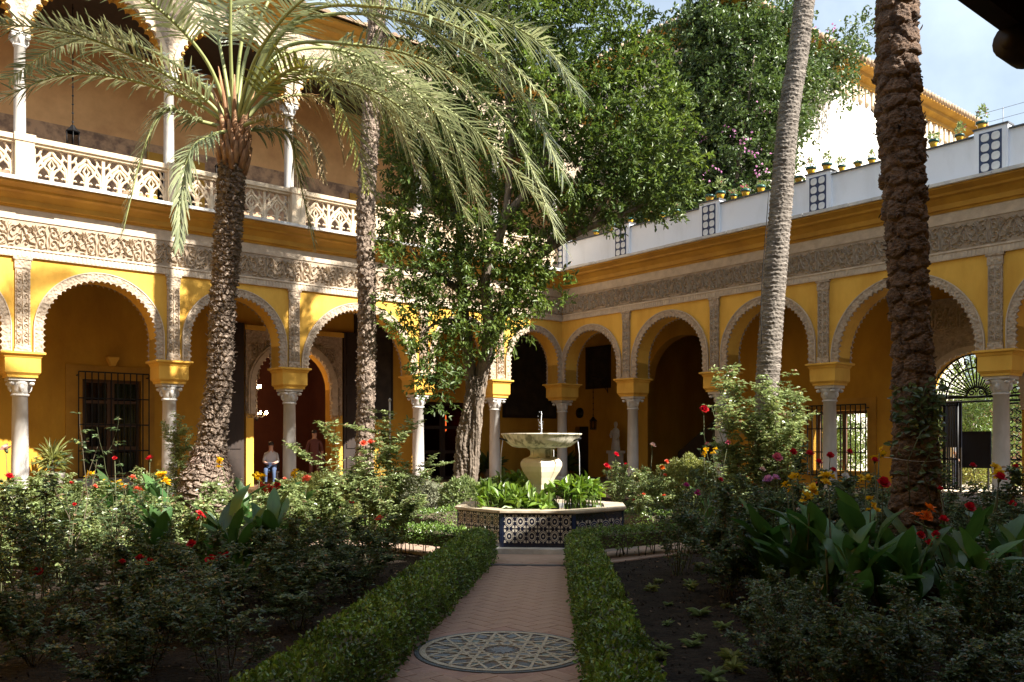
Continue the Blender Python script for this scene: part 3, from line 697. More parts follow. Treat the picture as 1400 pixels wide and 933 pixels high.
# carved panel round the gate arch
dw = MB(); wall_open(dw, -13.9, -9.95, 2.5, 5.6, -3.93, -3.999, [(-13.12,-10.72,2.5,2.88,1.2)]); gsur = dw.build('carved_gate_surround', stucco, RIGHT)
for i in range(6): link('gate_motif', FRIEZE_ME, gsur, loc=(-10.25-i*.66, -3.93, 4.75), scl=(1,1.4,1.1))
t = MB(); arch_trim(t, -13.12, -10.72, 2.5, 2.88, 1.2, .16, -3.95, -3.88, tooth=.16, amp=.06); t.build('gate_arch_moulding', stuccop, gsur)

# ---- iron gate: fanlight and leaves
gate = empty('iron_gate', Rw(11.92, -4.2, FL), ROT_R, 'black wrought iron gate with a sunburst fanlight of scrolls in the carved arch', 'gate')
def sc3(mb, pts, r=.011, y=0): mb.tube([(x, y, z) for x, z in pts], r*1.9, 5)
q = MB(); ZS = 2.88-FL
sc3(q, [(-1.18,ZS),(1.18,ZS)], .02); sc3(q, [(-1.18,ZS-.12),(1.18,ZS-.12)], .016)
for t_ in np.linspace(.08, math.pi-.08, 21):
    c_, s_ = math.cos(t_), math.sin(t_); sc3(q, [(.26*c_, ZS+.26*s_), (1.16*c_, ZS+1.16*s_)], .011)
for rr in (.26, .80, 1.17): sc3(q, [(rr*math.cos(t_), ZS+rr*math.sin(t_)) for t_ in np.linspace(0, math.pi, 26)], .013)
for t_ in np.linspace(.16, math.pi-.16, 11): sc3(q, spiral(.98*math.cos(t_), ZS+.98*math.sin(t_), .10, 1.2, t_, 1, 12), .009)
sc3(q, spiral(-.12, ZS+.13, .11, 1.5, 0, 1, 14), .012); sc3(q, spiral(.12, ZS+.13, .11, 1.5, math.pi, -1, 14), .012)
q.build('fanlight', iron, gate)
def gate_leaf(xa, xb, name, bars):
    q = MB(); sc3(q, [(xa,.05),(xa,ZS-.12)], .02); sc3(q, [(xb,.05),(xb,ZS-.12)], .02)
    for z in (.08, .9, ZS-.2): sc3(q, [(xa,z),(xb,z)], .015)
    if bars:
        for i in range(1, bars): x = xa+(xb-xa)*i/bars; sc3(q, [(x,.08),(x,ZS-.14)], .01)
    c = (xa+xb)/2; hw = (xb-xa)/2
    n = 9
    if not bars or bars < 4:
        for i in range(n):
            z = .2+i*(ZS-.5)/n
            for sgx in (-1, 1): sc3(q, spiral(c+sgx*hw*.5, z+.1, hw*.42, 1.1, math.pi/2, sgx, 10), .009); sc3(q, [(c, z+.2), (c+sgx*hw*.9, z+.05)], .008)
    return q.build(name, iron, gate)
gate_leaf(.86, 1.17, 'fixed_side_leaf', 0); gate_leaf(.50, .84, 'barred_leaf', 5); gate_leaf(-1.17, -.72, 'scroll_leaf', 0)

# ---- tall house behind the terrace
TB = empty('terrace_house', CN, ROT_R, 'tall cream house with yellow eaves rising behind the terrace', 'building')
HX0, HX1, HZT = -3.8, 7.0, 16.1
q = MB(); q.box(HX0, HX1, -22.5, -4.5, 7.46, HZT); q.build('wall', whitewash, TB)
q = MB(); q.box(4.42, HX1, -22.5, -9.9, -.1, 7.46); q.box(HX0, 4.4, -22.5, -10, -.1, 7.46); q.build('lower_wall', whitewash, TB)
def ring_prof(mb, prof, x0, x1, y0, y1):
    vs = []
    for o_, z in prof: vs += [(x0-o_, y0-o_, z), (x1+o_, y0-o_, z), (x1+o_, y1+o_, z), (x0-o_, y1+o_, z)]
    n = len(prof)
    mb.add(vs, [(r_*4+i, r_*4+(i+1)%4, r_*4+4+(i+1)%4, r_*4+4+i) for r_ in range(n-1) for i in range(4)])
q = MB(); ring_prof(q, [(.003,HZT-.05),(.10,HZT-.04),(.12,HZT+.10),(.30,HZT+.22),(.34,HZT+.24),(.36,HZT+.36),(.60,HZT+.46),(.64,HZT+.47),(.64,HZT+.56),(.0,HZT+.57)], HX0, HX1, -22.5, -4.5); q.build('eaves_cornice', ochre, TB)
q = MB()
for i in range(34): y = -4.9-i*.5; q.box(HX0-.07, HX0-.002, y-.13, y+.13, HZT-.62, HZT-.06); q.lathe([(.0,-.12),(.10,0),(.12,.1)], 8, (HX0-.03, y, HZT-.68))
for i in range(20): x = HX0+.3+i*.5; q.box(x-.13, x+.13, -4.498, -4.43, HZT-.62, HZT-.06)
q.build('corbel_table', cream, TB, kind='stuff')
def house_roof():
    q = MB(); zt = HZT+.58; zr = zt+2.6; x0, x1, y0, y1 = HX0-.72, HX1+.72, -23.2, -3.8; xm = (x0+x1)/2
    q.add([(x0,y0,zt),(x1,y0,zt),(x1,y1,zt),(x0,y1,zt),(xm,y0+5.5,zr),(xm,y1-5.5,zr)], [(0,1,4),(1,2,5,4),(2,3,5),(3,0,4,5),(0,3,2,1)])
    p = .28
    for i in range(int((y1-y0)/p)):      # tile ends along the eaves
        y = y0+i*p; q.lathe([(.085,-.12),(.085,.1)], 8, (x0+.02, y, zt+.02)); 
    for i in range(int((x1-x0)/p)):
        x = x0+i*p; q.lathe([(.085,-.06),(.085,.1)], 8, (x, y1-.02, zt+.02))
    return q.build('roof', rooft, TB)
house_roof()

# ---- the two wings behind and beside the viewer (they shade the near beds)
NC = Vector((-.76, -1.5, 0))
for nm, ang, ln, lab in (('court_wing', math.atan2(.6341,.7733), 22.6, 'plain yellow court wing on the sunny side of the near beds'), ('court_wing', math.atan2(.7733,-.6341), 22.6, 'plain yellow court wing behind the rose beds')):
    e_ = empty(nm, NC, ang, lab, 'building'); sgn = -1 if ang < 1.5 else 1
    HW = 9.45 if sgn < 0 else 8.0
    q = MB(); q.box(-6 if sgn < 0 else -6, ln, sgn*.0, sgn*6, -.1, HW); q.build('wall', yellow, e_)
    q = MB(); q.box(-6, ln, -sgn*.45, sgn*6.4, HW, HW+.28); q.build('eaves', rooft, e_)
    q = MB(); q.box(-6 if sgn < 0 else .1, ln, -sgn*.12, 0, 6.9, 7.3); q.build('string_course', ochre, e_)
# timber canopy with carved bracket over the near corner
CA = empty('timber_canopy', NC, math.atan2(.6341,.7733), 'dark timber canopy edge with a carved scroll bracket end', 'canopy')
zc_ = 2.75; wc = 1.63
q = MB(); q.box(-1.0, 9, 0.0, wc, zc_+.05, zc_+.09); q.box(-1.0, 9, wc-.05, wc, zc_-.02, zc_+.05); q.build('soffit_boards', wood, CA)
q = MB()
for i in range(40): x = -.9+i*.25; q.lathe([(.07,0),(.07,.0)], 6, (x, wc, zc_+.12)); q.tube([(x, wc+.03, zc_+.13), (x, 0, zc_+.5)], .07, 8)
q.build('canopy_tile', rooft, CA)
def bracket(x):
    q = MB(); q.box(x-.045, x+.045, 0, wc-.08, zc_-.10, zc_+.05)
    for r_, yy in ((.048, wc-.03),): 
        q.tube([(x-.05, yy, zc_-.055), (x+.05, yy, zc_-.055)], r_, 18); q.tube([(x-.062, yy, zc_-.055), (x+.062, yy, zc_-.055)], r_*.55, 14)
    q.build('scroll_bracket', wood, CA)
for x in (.42, 1.12, 1.82, 2.52, 3.22, 4.02): bracket(x)
# ------------------------------------------------------------------ fountain
FR = math.atan2(PD.y, PD.x)-math.pi/2
ft = empty('fountain', (FC.x, FC.y, .016), FR, 'octagonal tiled fountain with a stained marble bowl on a pedestal', 'fountain')
AP = 1.30; SD = 2*AP*math.tan(math.pi/8)            # apothem and side of the octagon
def octo(mb, a0, a1, z0, z1, mat=0):
    """octagonal band between apothems a0 and a1"""
    k = 1/math.cos(math.pi/8); vs = []
    for z in (z0, z1):
        for a in (a0, a1):
            for i in range(8): an = -math.pi/2+math.pi/8+i*math.pi/4; vs.append((a*k*math.cos(an), a*k*math.sin(an), z))
    fs = []
    for i in range(8):
        j = (i+1)%8
        fs += [(8+i,8+j,24+j,24+i), (j,i,16+i,16+j), (16+i,24+i,24+j,16+j)]
    mb.add(vs, fs, mat)
q = MB(); octo(q, .2, AP+.24, -.05, .075); q.build('base_step', M('pale_step', (.55,.52,.47), (.38,.36,.33), scale=5, rough=.85, bump=.3), ft)
q = MB(); octo(q, .9, AP-.02, .06, .58); q.build('basin_wall', stone, ft)
q = MB(); octo(q, AP-.30, AP+.03, .575, .592); octo(q, AP-.28, AP+.055, .592, .622); q.build('basin_rim', M('ochre_marble', (.56,.48,.37), (.34,.27,.19), scale=5, rough=.55), ft)
q = MB(); octo(q, 0, AP-.38, .50, .54); q.build('basin_water', water, ft)
def tile_mesh(name, rings, size, th=.012):
    """square tile whose glaze is a set of concentric bands (radius, slot)"""
    n = 16; mb = MB(); h = size/2-.002
    rr = [r for r, _ in rings]; prev = None
    c = len(mb.v); 
    mb.add([(0, 0, th)]+[(rr[0]*h*math.cos(2*math.pi*i/n), rr[0]*h*math.sin(2*math.pi*i/n), th) for i in range(n)], [(0, 1+i, 1+(i+1)%n) for i in range(n)], rings[0][1])
    for k in range(1, len(rr)):
        vs = [(r*h*math.cos(2*math.pi*i/n), r*h*math.sin(2*math.pi*i/n), th) for r in (rr[k-1], rr[k]) for i in range(n)]
        mb.add(vs, [(i, n+i, n+(i+1)%n, (i+1)%n) for i in range(n)], rings[k][1])
    def sq(i):
        a = 2*math.pi*i/n; cx, sy = math.cos(a), math.sin(a); m_ = max(abs(cx), abs(sy)); return (h*cx/m_, h*sy/m_, th)
    vs = [(rr[-1]*h*math.cos(2*math.pi*i/n), rr[-1]*h*math.sin(2*math.pi*i/n), th) for i in range(n)]+[sq(i) for i in range(n)]
    mb.add(vs, [(i, n+i, n+(i+1)%n, (i+1)%n) for i in range(n)], 0)
    cs = [(-h,-h),(h,-h),(h,h),(-h,h)]
    mb.add([(x,y,0) for x,y in cs]+[(x,y,th) for x,y in cs], [(i,(i+1)%4,4+(i+1)%4,4+i) for i in range(4)], 0)
    for sx, sy in ((-1,-1),(1,-1),(1,1),(-1,1)):      # quarter flower in each corner
        p0 = (sx*h*.98, sy*h*.98, th+.0006); mb.add([p0, (sx*h*.55, sy*h*.90, th+.0006), (sx*h*.62, sy*h*.62, th+.0006), (sx*h*.90, sy*h*.55, th+.0006)], [(0,1,2,3)], 1)
    for a in range(4):                                 # bars linking the rings
        t = a*math.pi/2; cx, sy = math.cos(t), math.sin(t); px_, py_ = -sy*.06*h, cx*.06*h
        mb.add([(cx*h*.80+px_, sy*h*.80+py_, th+.0008), (cx*h*.80-px_, sy*h*.80-py_, th+.0008), (cx*h*.99-px_, sy*h*.99-py_, th+.0008), (cx*h*.99+px_, sy*h*.99+py_, th+.0008)], [(0,1,2,3)], 1)
    return mb.mesh(name, [tnavy, twhite, tocre, tblue])
TS = .148
tA = tile_mesh('glazed_tile', [(.17,1),(.46,0),(.62,1),(.72,0),(.80,1),(.90,0)], TS)
tB = tile_mesh('glazed_tile', [(.22,2),(.40,0),(.54,2),(.72,0),(.82,2)], TS)
tC = tile_mesh('glazed_tile', [(.10,1),(.22,3),(.28,1),(.46,3),(.52,1),(.74,3),(.82,1),(.9,3)], TS*1.5)
for i in range(8):
    an = -math.pi/2+i*math.pi/4; nx, ny = math.cos(an), math.sin(an)
    pe = MB(); hw = SD/2-.03
    pe.box(-hw, hw, -.01, .006, .12, .575); pe.box(-hw-.03, hw+.03, -.01, .012, .075, .125)
    pn = pe.build('tile_panel', tnavy, ft, loc=(nx*AP, ny*AP, 0), rot=(0,0,an-math.pi/2))
    me = {0: tA, 7: tB, 1: tC}.get(i, tA if i % 2 == 0 else tB); sz = TS*1.5 if me is tC else TS
    nc = int(2*hw/sz); nr = int(.44/sz+.01) or 1
    if me is tC: nc, nr = 4, 1
    for a in range(nc):
        for b in range(nr):
            fx = 2*hw/nc; fz = .44/nr
            link('glazed_tile', me, pn, loc=(-hw+(a+.5)*fx, .007, .13+(b+.5)*fz), rot=(math.pi/2, 0, math.pi), scl=(fx/sz*.985, (fz/sz if me is not tC else fx/sz*1.0)*.985, 1))
    an2 = an+math.pi/8; k_ = AP/math.cos(math.pi/8)
    ce = MB(); ce.box(-.028, .028, -.03, .016, .075, .575); ce.build('corner_tile_strip', tblue, ft, loc=(k_*math.cos(an2)*.995, k_*math.sin(an2)*.995, 0), rot=(0,0,an2-math.pi/2))
# pedestal: square baluster standing edge on, then the bowl
pd = MB(); pd.lathe([(.30,.45),(.30,.62),(.26,.66),(.19,.74),(.155,.84),(.175,.95),(.235,1.06),(.305,1.16),(.345,1.25),(.345,1.31),(.30,1.37),(.22,1.40)], 4, sm=False)
pdo = pd.build('pedestal', marblec, ft, rot=(0,0,math.radians(2)))
bv = pdo.modifiers.new('b', 'BEVEL'); bv.width = .012; bv.segments = 2
nk = MB(); nk.lathe([(.22,1.39),(.18,1.43),(.18,1.50),(.26,1.56)], 20); nk.build('bowl_neck', marbley, ft)
bw_ = MB(); bw_.lathe([(.2,1.548),(.40,1.552),(.48,1.572),(.555,1.625),(.61,1.695),(.64,1.752),(.665,1.765),(.665,1.785),(.62,1.785),(.56,1.72),(.40,1.66),(.0,1.65)], 40); bw_.build('bowl', marbley, ft)
bwt = MB(); bwt.lathe([(.0,1.735),(.59,1.742)], 32); bwt.build('bowl_water', water, ft)
jt = MB(); rj = rnd(8)
jt.lathe([(.028,1.74),(.02,1.78),(.012,1.80)], 8); 
jt.tube([(0,0,1.79),(.004,0,1.9),(-.003,.003,2.0),(.004,0,2.10),(0,0,2.15)], [.012,.009,.007,.006,.003], 6)
for i in range(26):
    z = 1.80+rj.random()*.34; jt.lathe([(0,-.006),(.005,0),(0,.007)], 5, (rj.normal()*.018-.01, rj.normal()*.018, z))
jt.build('water_jet', spray, ft)
ws = MB()
for an in (-2.75, -.45, 1.3):
    p0 = Vector((.66*math.cos(an), .66*math.sin(an), 1.70)); ws.tube([p0, p0+Vector((math.cos(an)*.03, math.sin(an)*.03, -.25)), p0+Vector((math.cos(an)*.04, math.sin(an)*.04, -1.14))], [.006,.005,.004], 5)
ws.build('water_thread', spray, ft)
sp_ = MB(); 
for an in (-2.75, -.45, 1.3): sp_.tube([(.56*math.cos(an),.56*math.sin(an),1.66),(.72*math.cos(an),.72*math.sin(an),1.705)], .014, 6)
sp_.build('spout', iron, ft)

# ------------------------------------------------------------------ leaf clump builders
def fountain_plant(cx, cy, n, rad, h, seed, label):
    r = rnd(seed); root = empty('leafy_water_plant', FT_W(cx, cy, .53), 0, label, 'plant', 'leafy plants in the fountain basin')
    P = np.c_[r.normal(size=(n,2))*rad*.5, np.zeros(n)]; P[:,:2] = np.clip(P[:,:2], -rad, rad)
    hh = h*(.65+.4*r.random(n)); tip = P.copy(); tip[:,2] = hh; tip[:,:2] += r.normal(size=(n,2))*.05
    st_ = MB()
    for i in range(n): st_.tube([P[i], (P[i]+tip[i])/2, tip[i]], .006, 4, cap=False)
    st_.build('stalk', lf_pond, root)
    D = rdir(r, n); D[:,2] = np.abs(D[:,2])*.7+.15
    me = leaves('foliage', np.repeat(tip,3,0)-np.r_[[(0,0,.05)]]*np.tile([0,1,2],n)[:,None]*1.2, unit(np.repeat(D,3,0)+r.normal(size=(3*n,3))*.6+np.array([0,0,.25])), np.tile([0,0,1.],(3*n,1))+r.normal(size=(3*n,3))*.3, .17+.08*r.random(3*n), .075+.03*r.random(3*n), lf_pond, fold=.15, droop=.22)
    link('foliage', me, root, kind='stuff')
FTM = Matrix.Translation((FC.x, FC.y, .016)) @ Matrix.Rotation(FR, 4, 'Z')
def FT_W(x, y, z): return FTM @ Vector((x, y, z))
fountain_plant(-.62, -.30, 70, .42, .34, 1, 'leafy green clump left of the pedestal in the fountain basin')
fountain_plant(-.15, -.62, 46, .30, .24, 2, 'low leafy clump before the pedestal in the fountain basin')
fountain_plant(.58, -.22, 90, .36, .44, 3, 'tall rounded leafy clump right of the pedestal in the fountain basin')
fountain_plant(-.45, .42, 60, .34, .46, 4, 'dark leafy clump behind the pedestal in the fountain basin')

# ------------------------------------------------------------------ hedges
def hedge(pts, wd, h, dens, seed, label, leggy=False):
    a, b = Vector((*pts[0],0)), Vector((*pts[1],0)); L = (b-a).length; ang = math.atan2(b.y-a.y, b.x-a.x)
    root = empty('box_hedge', a, ang, label, 'hedge'); r = rnd(seed)
    z0 = .16 if leggy else .02
    core = MB(); core.box(.03, L-.03, -wd/2+.09, wd/2-.09, z0, h-.09); core.build('twig_core', twig, root)
    A = (h-z0)*L*2+wd*L+wd*(h-z0)*2; n = int(A*dens)
    side = r.random(n)*A; P = np.empty((n,3)); N = np.empty((n,3))
    t = r.random(n); v = r.random(n); nz1 = .5+.5*r.random(n)
    top = side < wd*L; s1 = (~top)&(side < wd*L+(h-z0)*L); s2 = (~top)&(~s1)&(side < wd*L+2*(h-z0)*L); e1 = ~(top|s1|s2)
    P[:,0] = t*L; 
    P[top,1] = (v[top]-.5)*wd; P[top,2] = h; N[top] = (0,0,1)
    P[s1,1] = -wd/2; P[s1,2] = z0+v[s1]*(h-z0); N[s1] = (0,-1,0)
    P[s2,1] = wd/2; P[s2,2] = z0+v[s2]*(h-z0); N[s2] = (0,1,0)
    ee = r.random(n) < .5
    P[e1,0] = np.where(ee[e1], 0, L); P[e1,1] = (t[e1]-.5)*wd; P[e1,2] = z0+v[e1]*(h-z0); N[e1] = np.where(ee[e1][:,None], np.array([[-1.,0,0]]), np.array([[1.,0,0]]))
    # rounded shoulders, wavy clipping and leaves sunk to different depths
    edge = np.maximum(0, np.abs(P[:,1])/(wd/2)-.6)*np.maximum(0, (P[:,2]-z0)/(h-z0)-.6)
    wob = .6*(.022*np.sin(P[:,0]*5.1+seed)+.018*np.sin(P[:,0]*11.7+P[:,2]*9+P[:,1]*8+seed*2)+.014*np.sin(P[:,0]*23+P[:,1]*19+P[:,2]*17))
    clump = .03*np.sin(P[:,0]*31+P[:,1]*37)*np.sin(P[:,2]*33+P[:,1]*29)
    P += N*(wob+clump-np.abs(r.normal(size=n))*.032)[:,None]
    P[:,2] -= edge*.35*(h); P[:,1] *= 1-edge*.35
    P += r.normal(size=(n,3))*.008
    stray = r.random(n) < .03; P[stray] += N[stray]*(r.random(stray.sum())*.05)[:,None]
    T_ = unit(N*.8+r.normal(size=(n,3))*.9+np.array([0,0,.15]))
    me = leaves('foliage', P, T_, N+r.normal(size=(n,3))*.6, .026+.016*r.random(n), .017+.010*r.random(n), lf_box, fold=.2)
    link('foliage', me, root, kind='stuff')
    if leggy:
        q = MB()
        for i in range(int(L*9)):
            x, y = r.random()*L, (r.random()-.5)*wd*.7; q.tube([(x,y,0), (x+r.normal()*.02,y+r.normal()*.02,.14), (x+r.normal()*.05,y+r.normal()*.04,.28)], [.009,.007,.005], 5)
        q.build('bare_stem', twig, root, kind='stuff')
    return root
hedge([(-1.36,3.3),(-.46,12.05)], .46, .41, 2600, 1, 'clipped box hedge along the left of the brick path')
hedge([(.57,3.3),(.96,12.0)], .38, .41, 2600, 2, 'narrow clipped box hedge along the right of the brick path')
hedge([(-.47,12.15),(-1.9,13.35)], .46, .43, 1800, 3, 'short shaded box hedge angled to the left of the fountain', True)
hedge([(-1.9,13.4),(-10.8,14.3)], .46, .44, 1000, 4, 'long box hedge lining the near side of the left cross path', True)
hedge([(.97,12.1),(2.35,13.05)], .46, .43, 1800, 5, 'short shaded box hedge angled to the right of the fountain', True)
hedge([(2.35,13.1),(10.5,12.4)], .44, .42, 900, 6, 'long box hedge lining the near side of the right cross path', True)
hedge([(-1.85,15.5),(-10.8,16.3)], .50, .44, 800, 7, 'sunlit box hedge lining the far side of the left cross path')
hedge([(-1.75,15.55),(-.45,17.0)], .50, .44, 900, 8, 'short sunlit box hedge behind the fountain on its left')
hedge([(-.45,17.1),(.15,25.6)], .46, .44, 600, 9, 'box hedge along the left of the far path')
hedge([(2.65,15.25),(10.8,14.55)], .50, .44, 800, 10, 'box hedge lining the far side of the right cross path')
hedge([(2.6,15.35),(1.45,16.7)], .50, .44, 900, 11, 'short box hedge behind the fountain on its right')
hedge([(1.45,16.8),(2.15,25.4)], .46, .44, 600, 12, 'box hedge along the right of the far path')

# ------------------------------------------------------------------ roses
def flower_mesh(name, m, kind='rose'):
    r = rnd(len(name)*7+len(kind)); V = []; Fs = []
    q = MB()
    layers = ((5,.044,.35),(5,.042,.75),(5,.038,1.05),(4,.030,1.3),(3,.022,1.5)) if kind == 'rose' else ((6,.075,.35),(5,.06,.9),(4,.04,1.3))
    for li, (n, ln, tilt) in enumerate(layers):
        for i in range(n):
            a = 2*math.pi*i/n+li*.7+r.normal()*.22; tl = tilt+r.normal()*.12; L_ = ln*(1+.15*r.normal())
            w_ = L_*(.62 if kind == 'rose' else .36)
            ca_, sa_ = math.cos(a), math.sin(a)
            def pt(u, v, up):   # u outward, v sideways
                rad = u*math.cos(tl)*L_; z = u*math.sin(tl)*L_+up
                return (rad*ca_-v*w_*sa_, rad*sa_+v*w_*ca_, z)
            vs = [pt(0,-.25,0), pt(0,.25,0), pt(.6,-1,.008), pt(.6,1,.008), pt(1.0,-.55,-.004 if li < 2 else .004), pt(1.0,.55,-.004 if li < 2 else .004), pt(.6,0,-.006)]
            q.add(vs, [(0,1,6),(0,6,2),(1,3,6),(2,6,4),(6,3,5),(6,5,4)], 0)
    q.lathe([(.004,-.03),(.014,-.012),(.012,.004)], 6, mat=1)
    return q.mesh(name, [m, cane])
ROSE = {k: flower_mesh('rose_bloom', m) for k, m in PET.items()}
CANF = {k: flower_mesh('canna_bloom', PET[k], 'canna') for k in ('yellow','orange','red','coral')}
def bush_mesh(seed, h, sp, nst, dens, lsz, lm):
    """stems and compound leaves of one rose bush; returns meshes and cane tips"""
    r = rnd(seed); q = MB(); LP = []; LT = []; tips = []
    def cane_(p, d, ln, rad, lev):
        n = 6; pts = [p]; d = d/np.linalg.norm(d)
        for i in range(n):
            d = unit(d+r.normal(size=3)*.13+np.array([0,0,.05])); pts.append(pts[-1]+d*ln/n)
        q.tube([Vector(x) for x in pts], [rad*(1-.7*i/n) for i in range(n+1)], 4, cap=False)
        for i in range(1 if lev else 2, n+1):
            for _ in range(dens):
                t = r.random(); LP.append(pts[i]*(t)+pts[i-1]*(1-t)); side = rdir(r,1)[0]; side[2] = abs(side[2])*.3+.05; LT.append(side)
        tips.append(pts[-1])
        if lev < 2:
            for k in range(2 if lev == 0 else 1):
                i = r.integers(2, n); cane_(pts[i], d+rdir(r,1)[0]*.9+np.array([0,0,.2]), ln*(.35+.25*r.random()), rad*.6, lev+1)
    for i in range(nst):
        a = 2*math.pi*i/nst+r.normal()*.4; lean = sp*(.3+.8*r.random())
        cane_(np.array([math.cos(a)*.05, math.sin(a)*.05, 0.]), np.array([math.cos(a)*lean, math.sin(a)*lean, 1.]), h*(.65+.4*r.random()), .008, 0)
    P = np.array(LP); T_ = np.array(LT); n = len(P); k = 5
    side = unit(np.cross(T_, np.array([0,0,1.])))
    offs = [(.25,.8),(.25,-.8),(.62,.7),(.62,-.7),(1.0,0)]
    PP = []; TT = []
    for u, v in offs:
        PP.append(P+T_*lsz*1.6*u); TT.append(unit(T_*(.9 if v == 0 else .35)+side*v+r.normal(size=(n,3))*.15))
    PP = np.concatenate(PP); TT = np.concatenate(TT); N_ = np.tile([0,0,1.],(len(PP),1))+r.normal(size=(len(PP),3))*.35
    me = leaves('foliage', PP, TT, N_, lsz*(.55+.8*r.random(len(PP))), lsz*(.38+.34*r.random(len(PP))), [lm, lf_lime, litter], r.choice([0,0,0,0,0,0,0,0,0,0,0,0,0,0,0,0,0,0,1,2], len(PP)), fold=.12, droop=.25)
    return q.mesh('canes', cane if seed % 2 else twig), me, tips
BUSH = {}
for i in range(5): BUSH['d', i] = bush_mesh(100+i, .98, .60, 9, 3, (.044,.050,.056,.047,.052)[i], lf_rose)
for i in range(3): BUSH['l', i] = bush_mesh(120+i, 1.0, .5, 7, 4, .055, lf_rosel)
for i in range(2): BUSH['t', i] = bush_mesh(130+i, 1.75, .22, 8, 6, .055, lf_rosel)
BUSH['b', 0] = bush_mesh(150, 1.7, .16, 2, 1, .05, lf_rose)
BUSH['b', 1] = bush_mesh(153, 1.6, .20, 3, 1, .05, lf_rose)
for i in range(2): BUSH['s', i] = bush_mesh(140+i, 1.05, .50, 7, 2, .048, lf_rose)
def rose(x, y, key, scl, rz, label, group, fl=(), tipfl=None, seed=0, name='rose_bush', sz=1.0):
    """fl: (world point, colour, size) blooms on their own cane; tipfl: (colour, count) on cane ends"""
    st_, lv, tips = BUSH[key]; root = empty(name, (x, y, 0), rz, label, 'rose bush', group)
    s3 = scl if hasattr(scl, '__len__') else (scl,)*3
    link('canes', st_, root, scl=s3); link('foliage', lv, root, scl=s3, kind='stuff')
    r = random.Random(seed)
    if tipfl:
        for c, n in tipfl:
            for t in r.sample(tips, min(n, len(tips))):
                link('bloom', ROSE[c], root, loc=(t[0]*s3[0], t[1]*s3[1], t[2]*s3[2]+.01), rot=(r.uniform(-.6,.6), r.uniform(-.6,.6), r.uniform(0,6)), scl=sz*r.uniform(.6,1.0))
    inv = Matrix.Rotation(-rz, 3, 'Z')
    for p, c, s_ in fl:
        l = inv @ (Vector(p)-Vector((x,y,0)))
        q = MB(); b0 = Vector((l.x*.25, l.y*.25, .05)); q.tube([b0, b0.lerp(l,.5)+Vector((.03,.02,.05)), l-Vector((0,0,.01))], [.008,.006,.004], 5); q.build('bloom_cane', cane, root)
        link('bloom', ROSE[c] if not c.startswith('c_') else CANF[c[2:]], root, loc=l, rot=(r.uniform(.15,.8), r.uniform(-.4,.4), -rz+r.uniform(-.5,.5)), scl=s_)
    return root
R_ = random.Random(11)
def free(pts, x, y, dmin): return all((x-a)**2+(y-b)**2 > dmin*dmin for a, b in pts)
def scatter(n, poly, dmin, rr, pts):
    out_ = []; k = 0
    xs = [p[0] for p in poly]; ys = [p[1] for p in poly]
    while len(out_) < n and k < 6000:
        k += 1; x, y = rr.uniform(min(xs),max(xs)), rr.uniform(min(ys),max(ys)); ins = False
        for (xa,ya),(xb,yb) in zip(poly, poly[1:]+poly[:1]):
            if (ya > y) != (yb > y) and x < (xb-xa)*(y-ya)/(yb-ya)+xa: ins = not ins
        if ins and free(pts, x, y, dmin): pts.append((x,y)); out_.append((x,y))
    return out_
LAST = []
GL, GRt = 'roses in the near left bed', 'roses in the near right bed'
def W(px, py, d): return tuple(at(px, py, d))
# --- explicit bushes with the blooms the photograph shows
rose(*at(500,700,12.3)[:2], ('t',0), 1.0, .3, 'tall sunlit rose bush with two orange red blooms beside the far palm', None, [(W(497,607,12.2),'coral',1.15),(W(507,606,12.3),'coral',1.3),(W(494,622,12.2),'pale',.9)], name='rose_bush')
rose(*at(545,700,12.6)[:2], ('t',1), .82, 1.3, 'slender rose bush with long arching bare shoots before a white column', None)
rose(*at(455,760,10.6)[:2], ('l',0), (1.05,1.05,1.08), .8, 'broad sun tinted rose bush with one red bloom low by the path hedge', None, [(W(519,711,10.3),'coral',1.25)], [('red',2)])
rose(*at(400,760,11.2)[:2], ('l',1), (1.05,1.05,.98), 2.1, 'bushy sun tinted rose without blooms between cannas and path hedge', None, [], [('magenta',1)])
rose(*at(1036,690,15.6)[:2], ('t',1), 1.5, 2.2, 'very tall sunlit rose bush before the slanting grey palm', None, [], None)
rose(*at(1062,690,15.5)[:2], ('t',0), 1.35, 4.2, 'tall rose bush crowding the slanting grey palm on its right', None)
rose(*at(1064,720,10.6)[:2], ('d',0), .9, 4.2, 'rose bush with one big pink bloom in the shaded right bed', None, [(W(1062,627,10.5),'pink',1.5)], None)
rose(*at(966,690,15.6)[:2], ('b',1), 1.05, .5, 'thin rose bush with one big crimson bloom before the dark stair', None, [(W(962,561,15.5),'red',2.0),(W(967,609,15.3),'pink',1.2),(W(995,606,15.2),'pink',1.1)], None)
rose(*at(880,690,15.8)[:2], ('l',2), (.9,.9,1.15), .5, 'upright silvery rose bush right of the fountain', None, [(W(892,610,15.8),'pale',1.5),(W(905,640,15.6),'orange',1.2),(W(911,632,15.6),'coral',1.1)], [('coral',3)])
rose(*at(848,690,16.2)[:2], ('l',1), (.7,.7,1.12), 1.5, 'dark rose bush with small scarlet blooms near the fountain rim', None, [(W(842,623,16.2),'red',1.5),(W(829,637,16.2),'red',1.2),(W(834,641,16.2),'red',1.1)], [('red',3)])
rose(*at(1054,740,9.8)[:2], ('d',1), (.9,.9,1.05), .9, 'rose bush with double lilac pink blooms in the right bed', None, [(W(1051,658,9.8),'lilac',1.5),(W(1060,655,9.7),'lilac',1.2),(W(1042,643,9.9),'pale',.9)], [('red',2)])
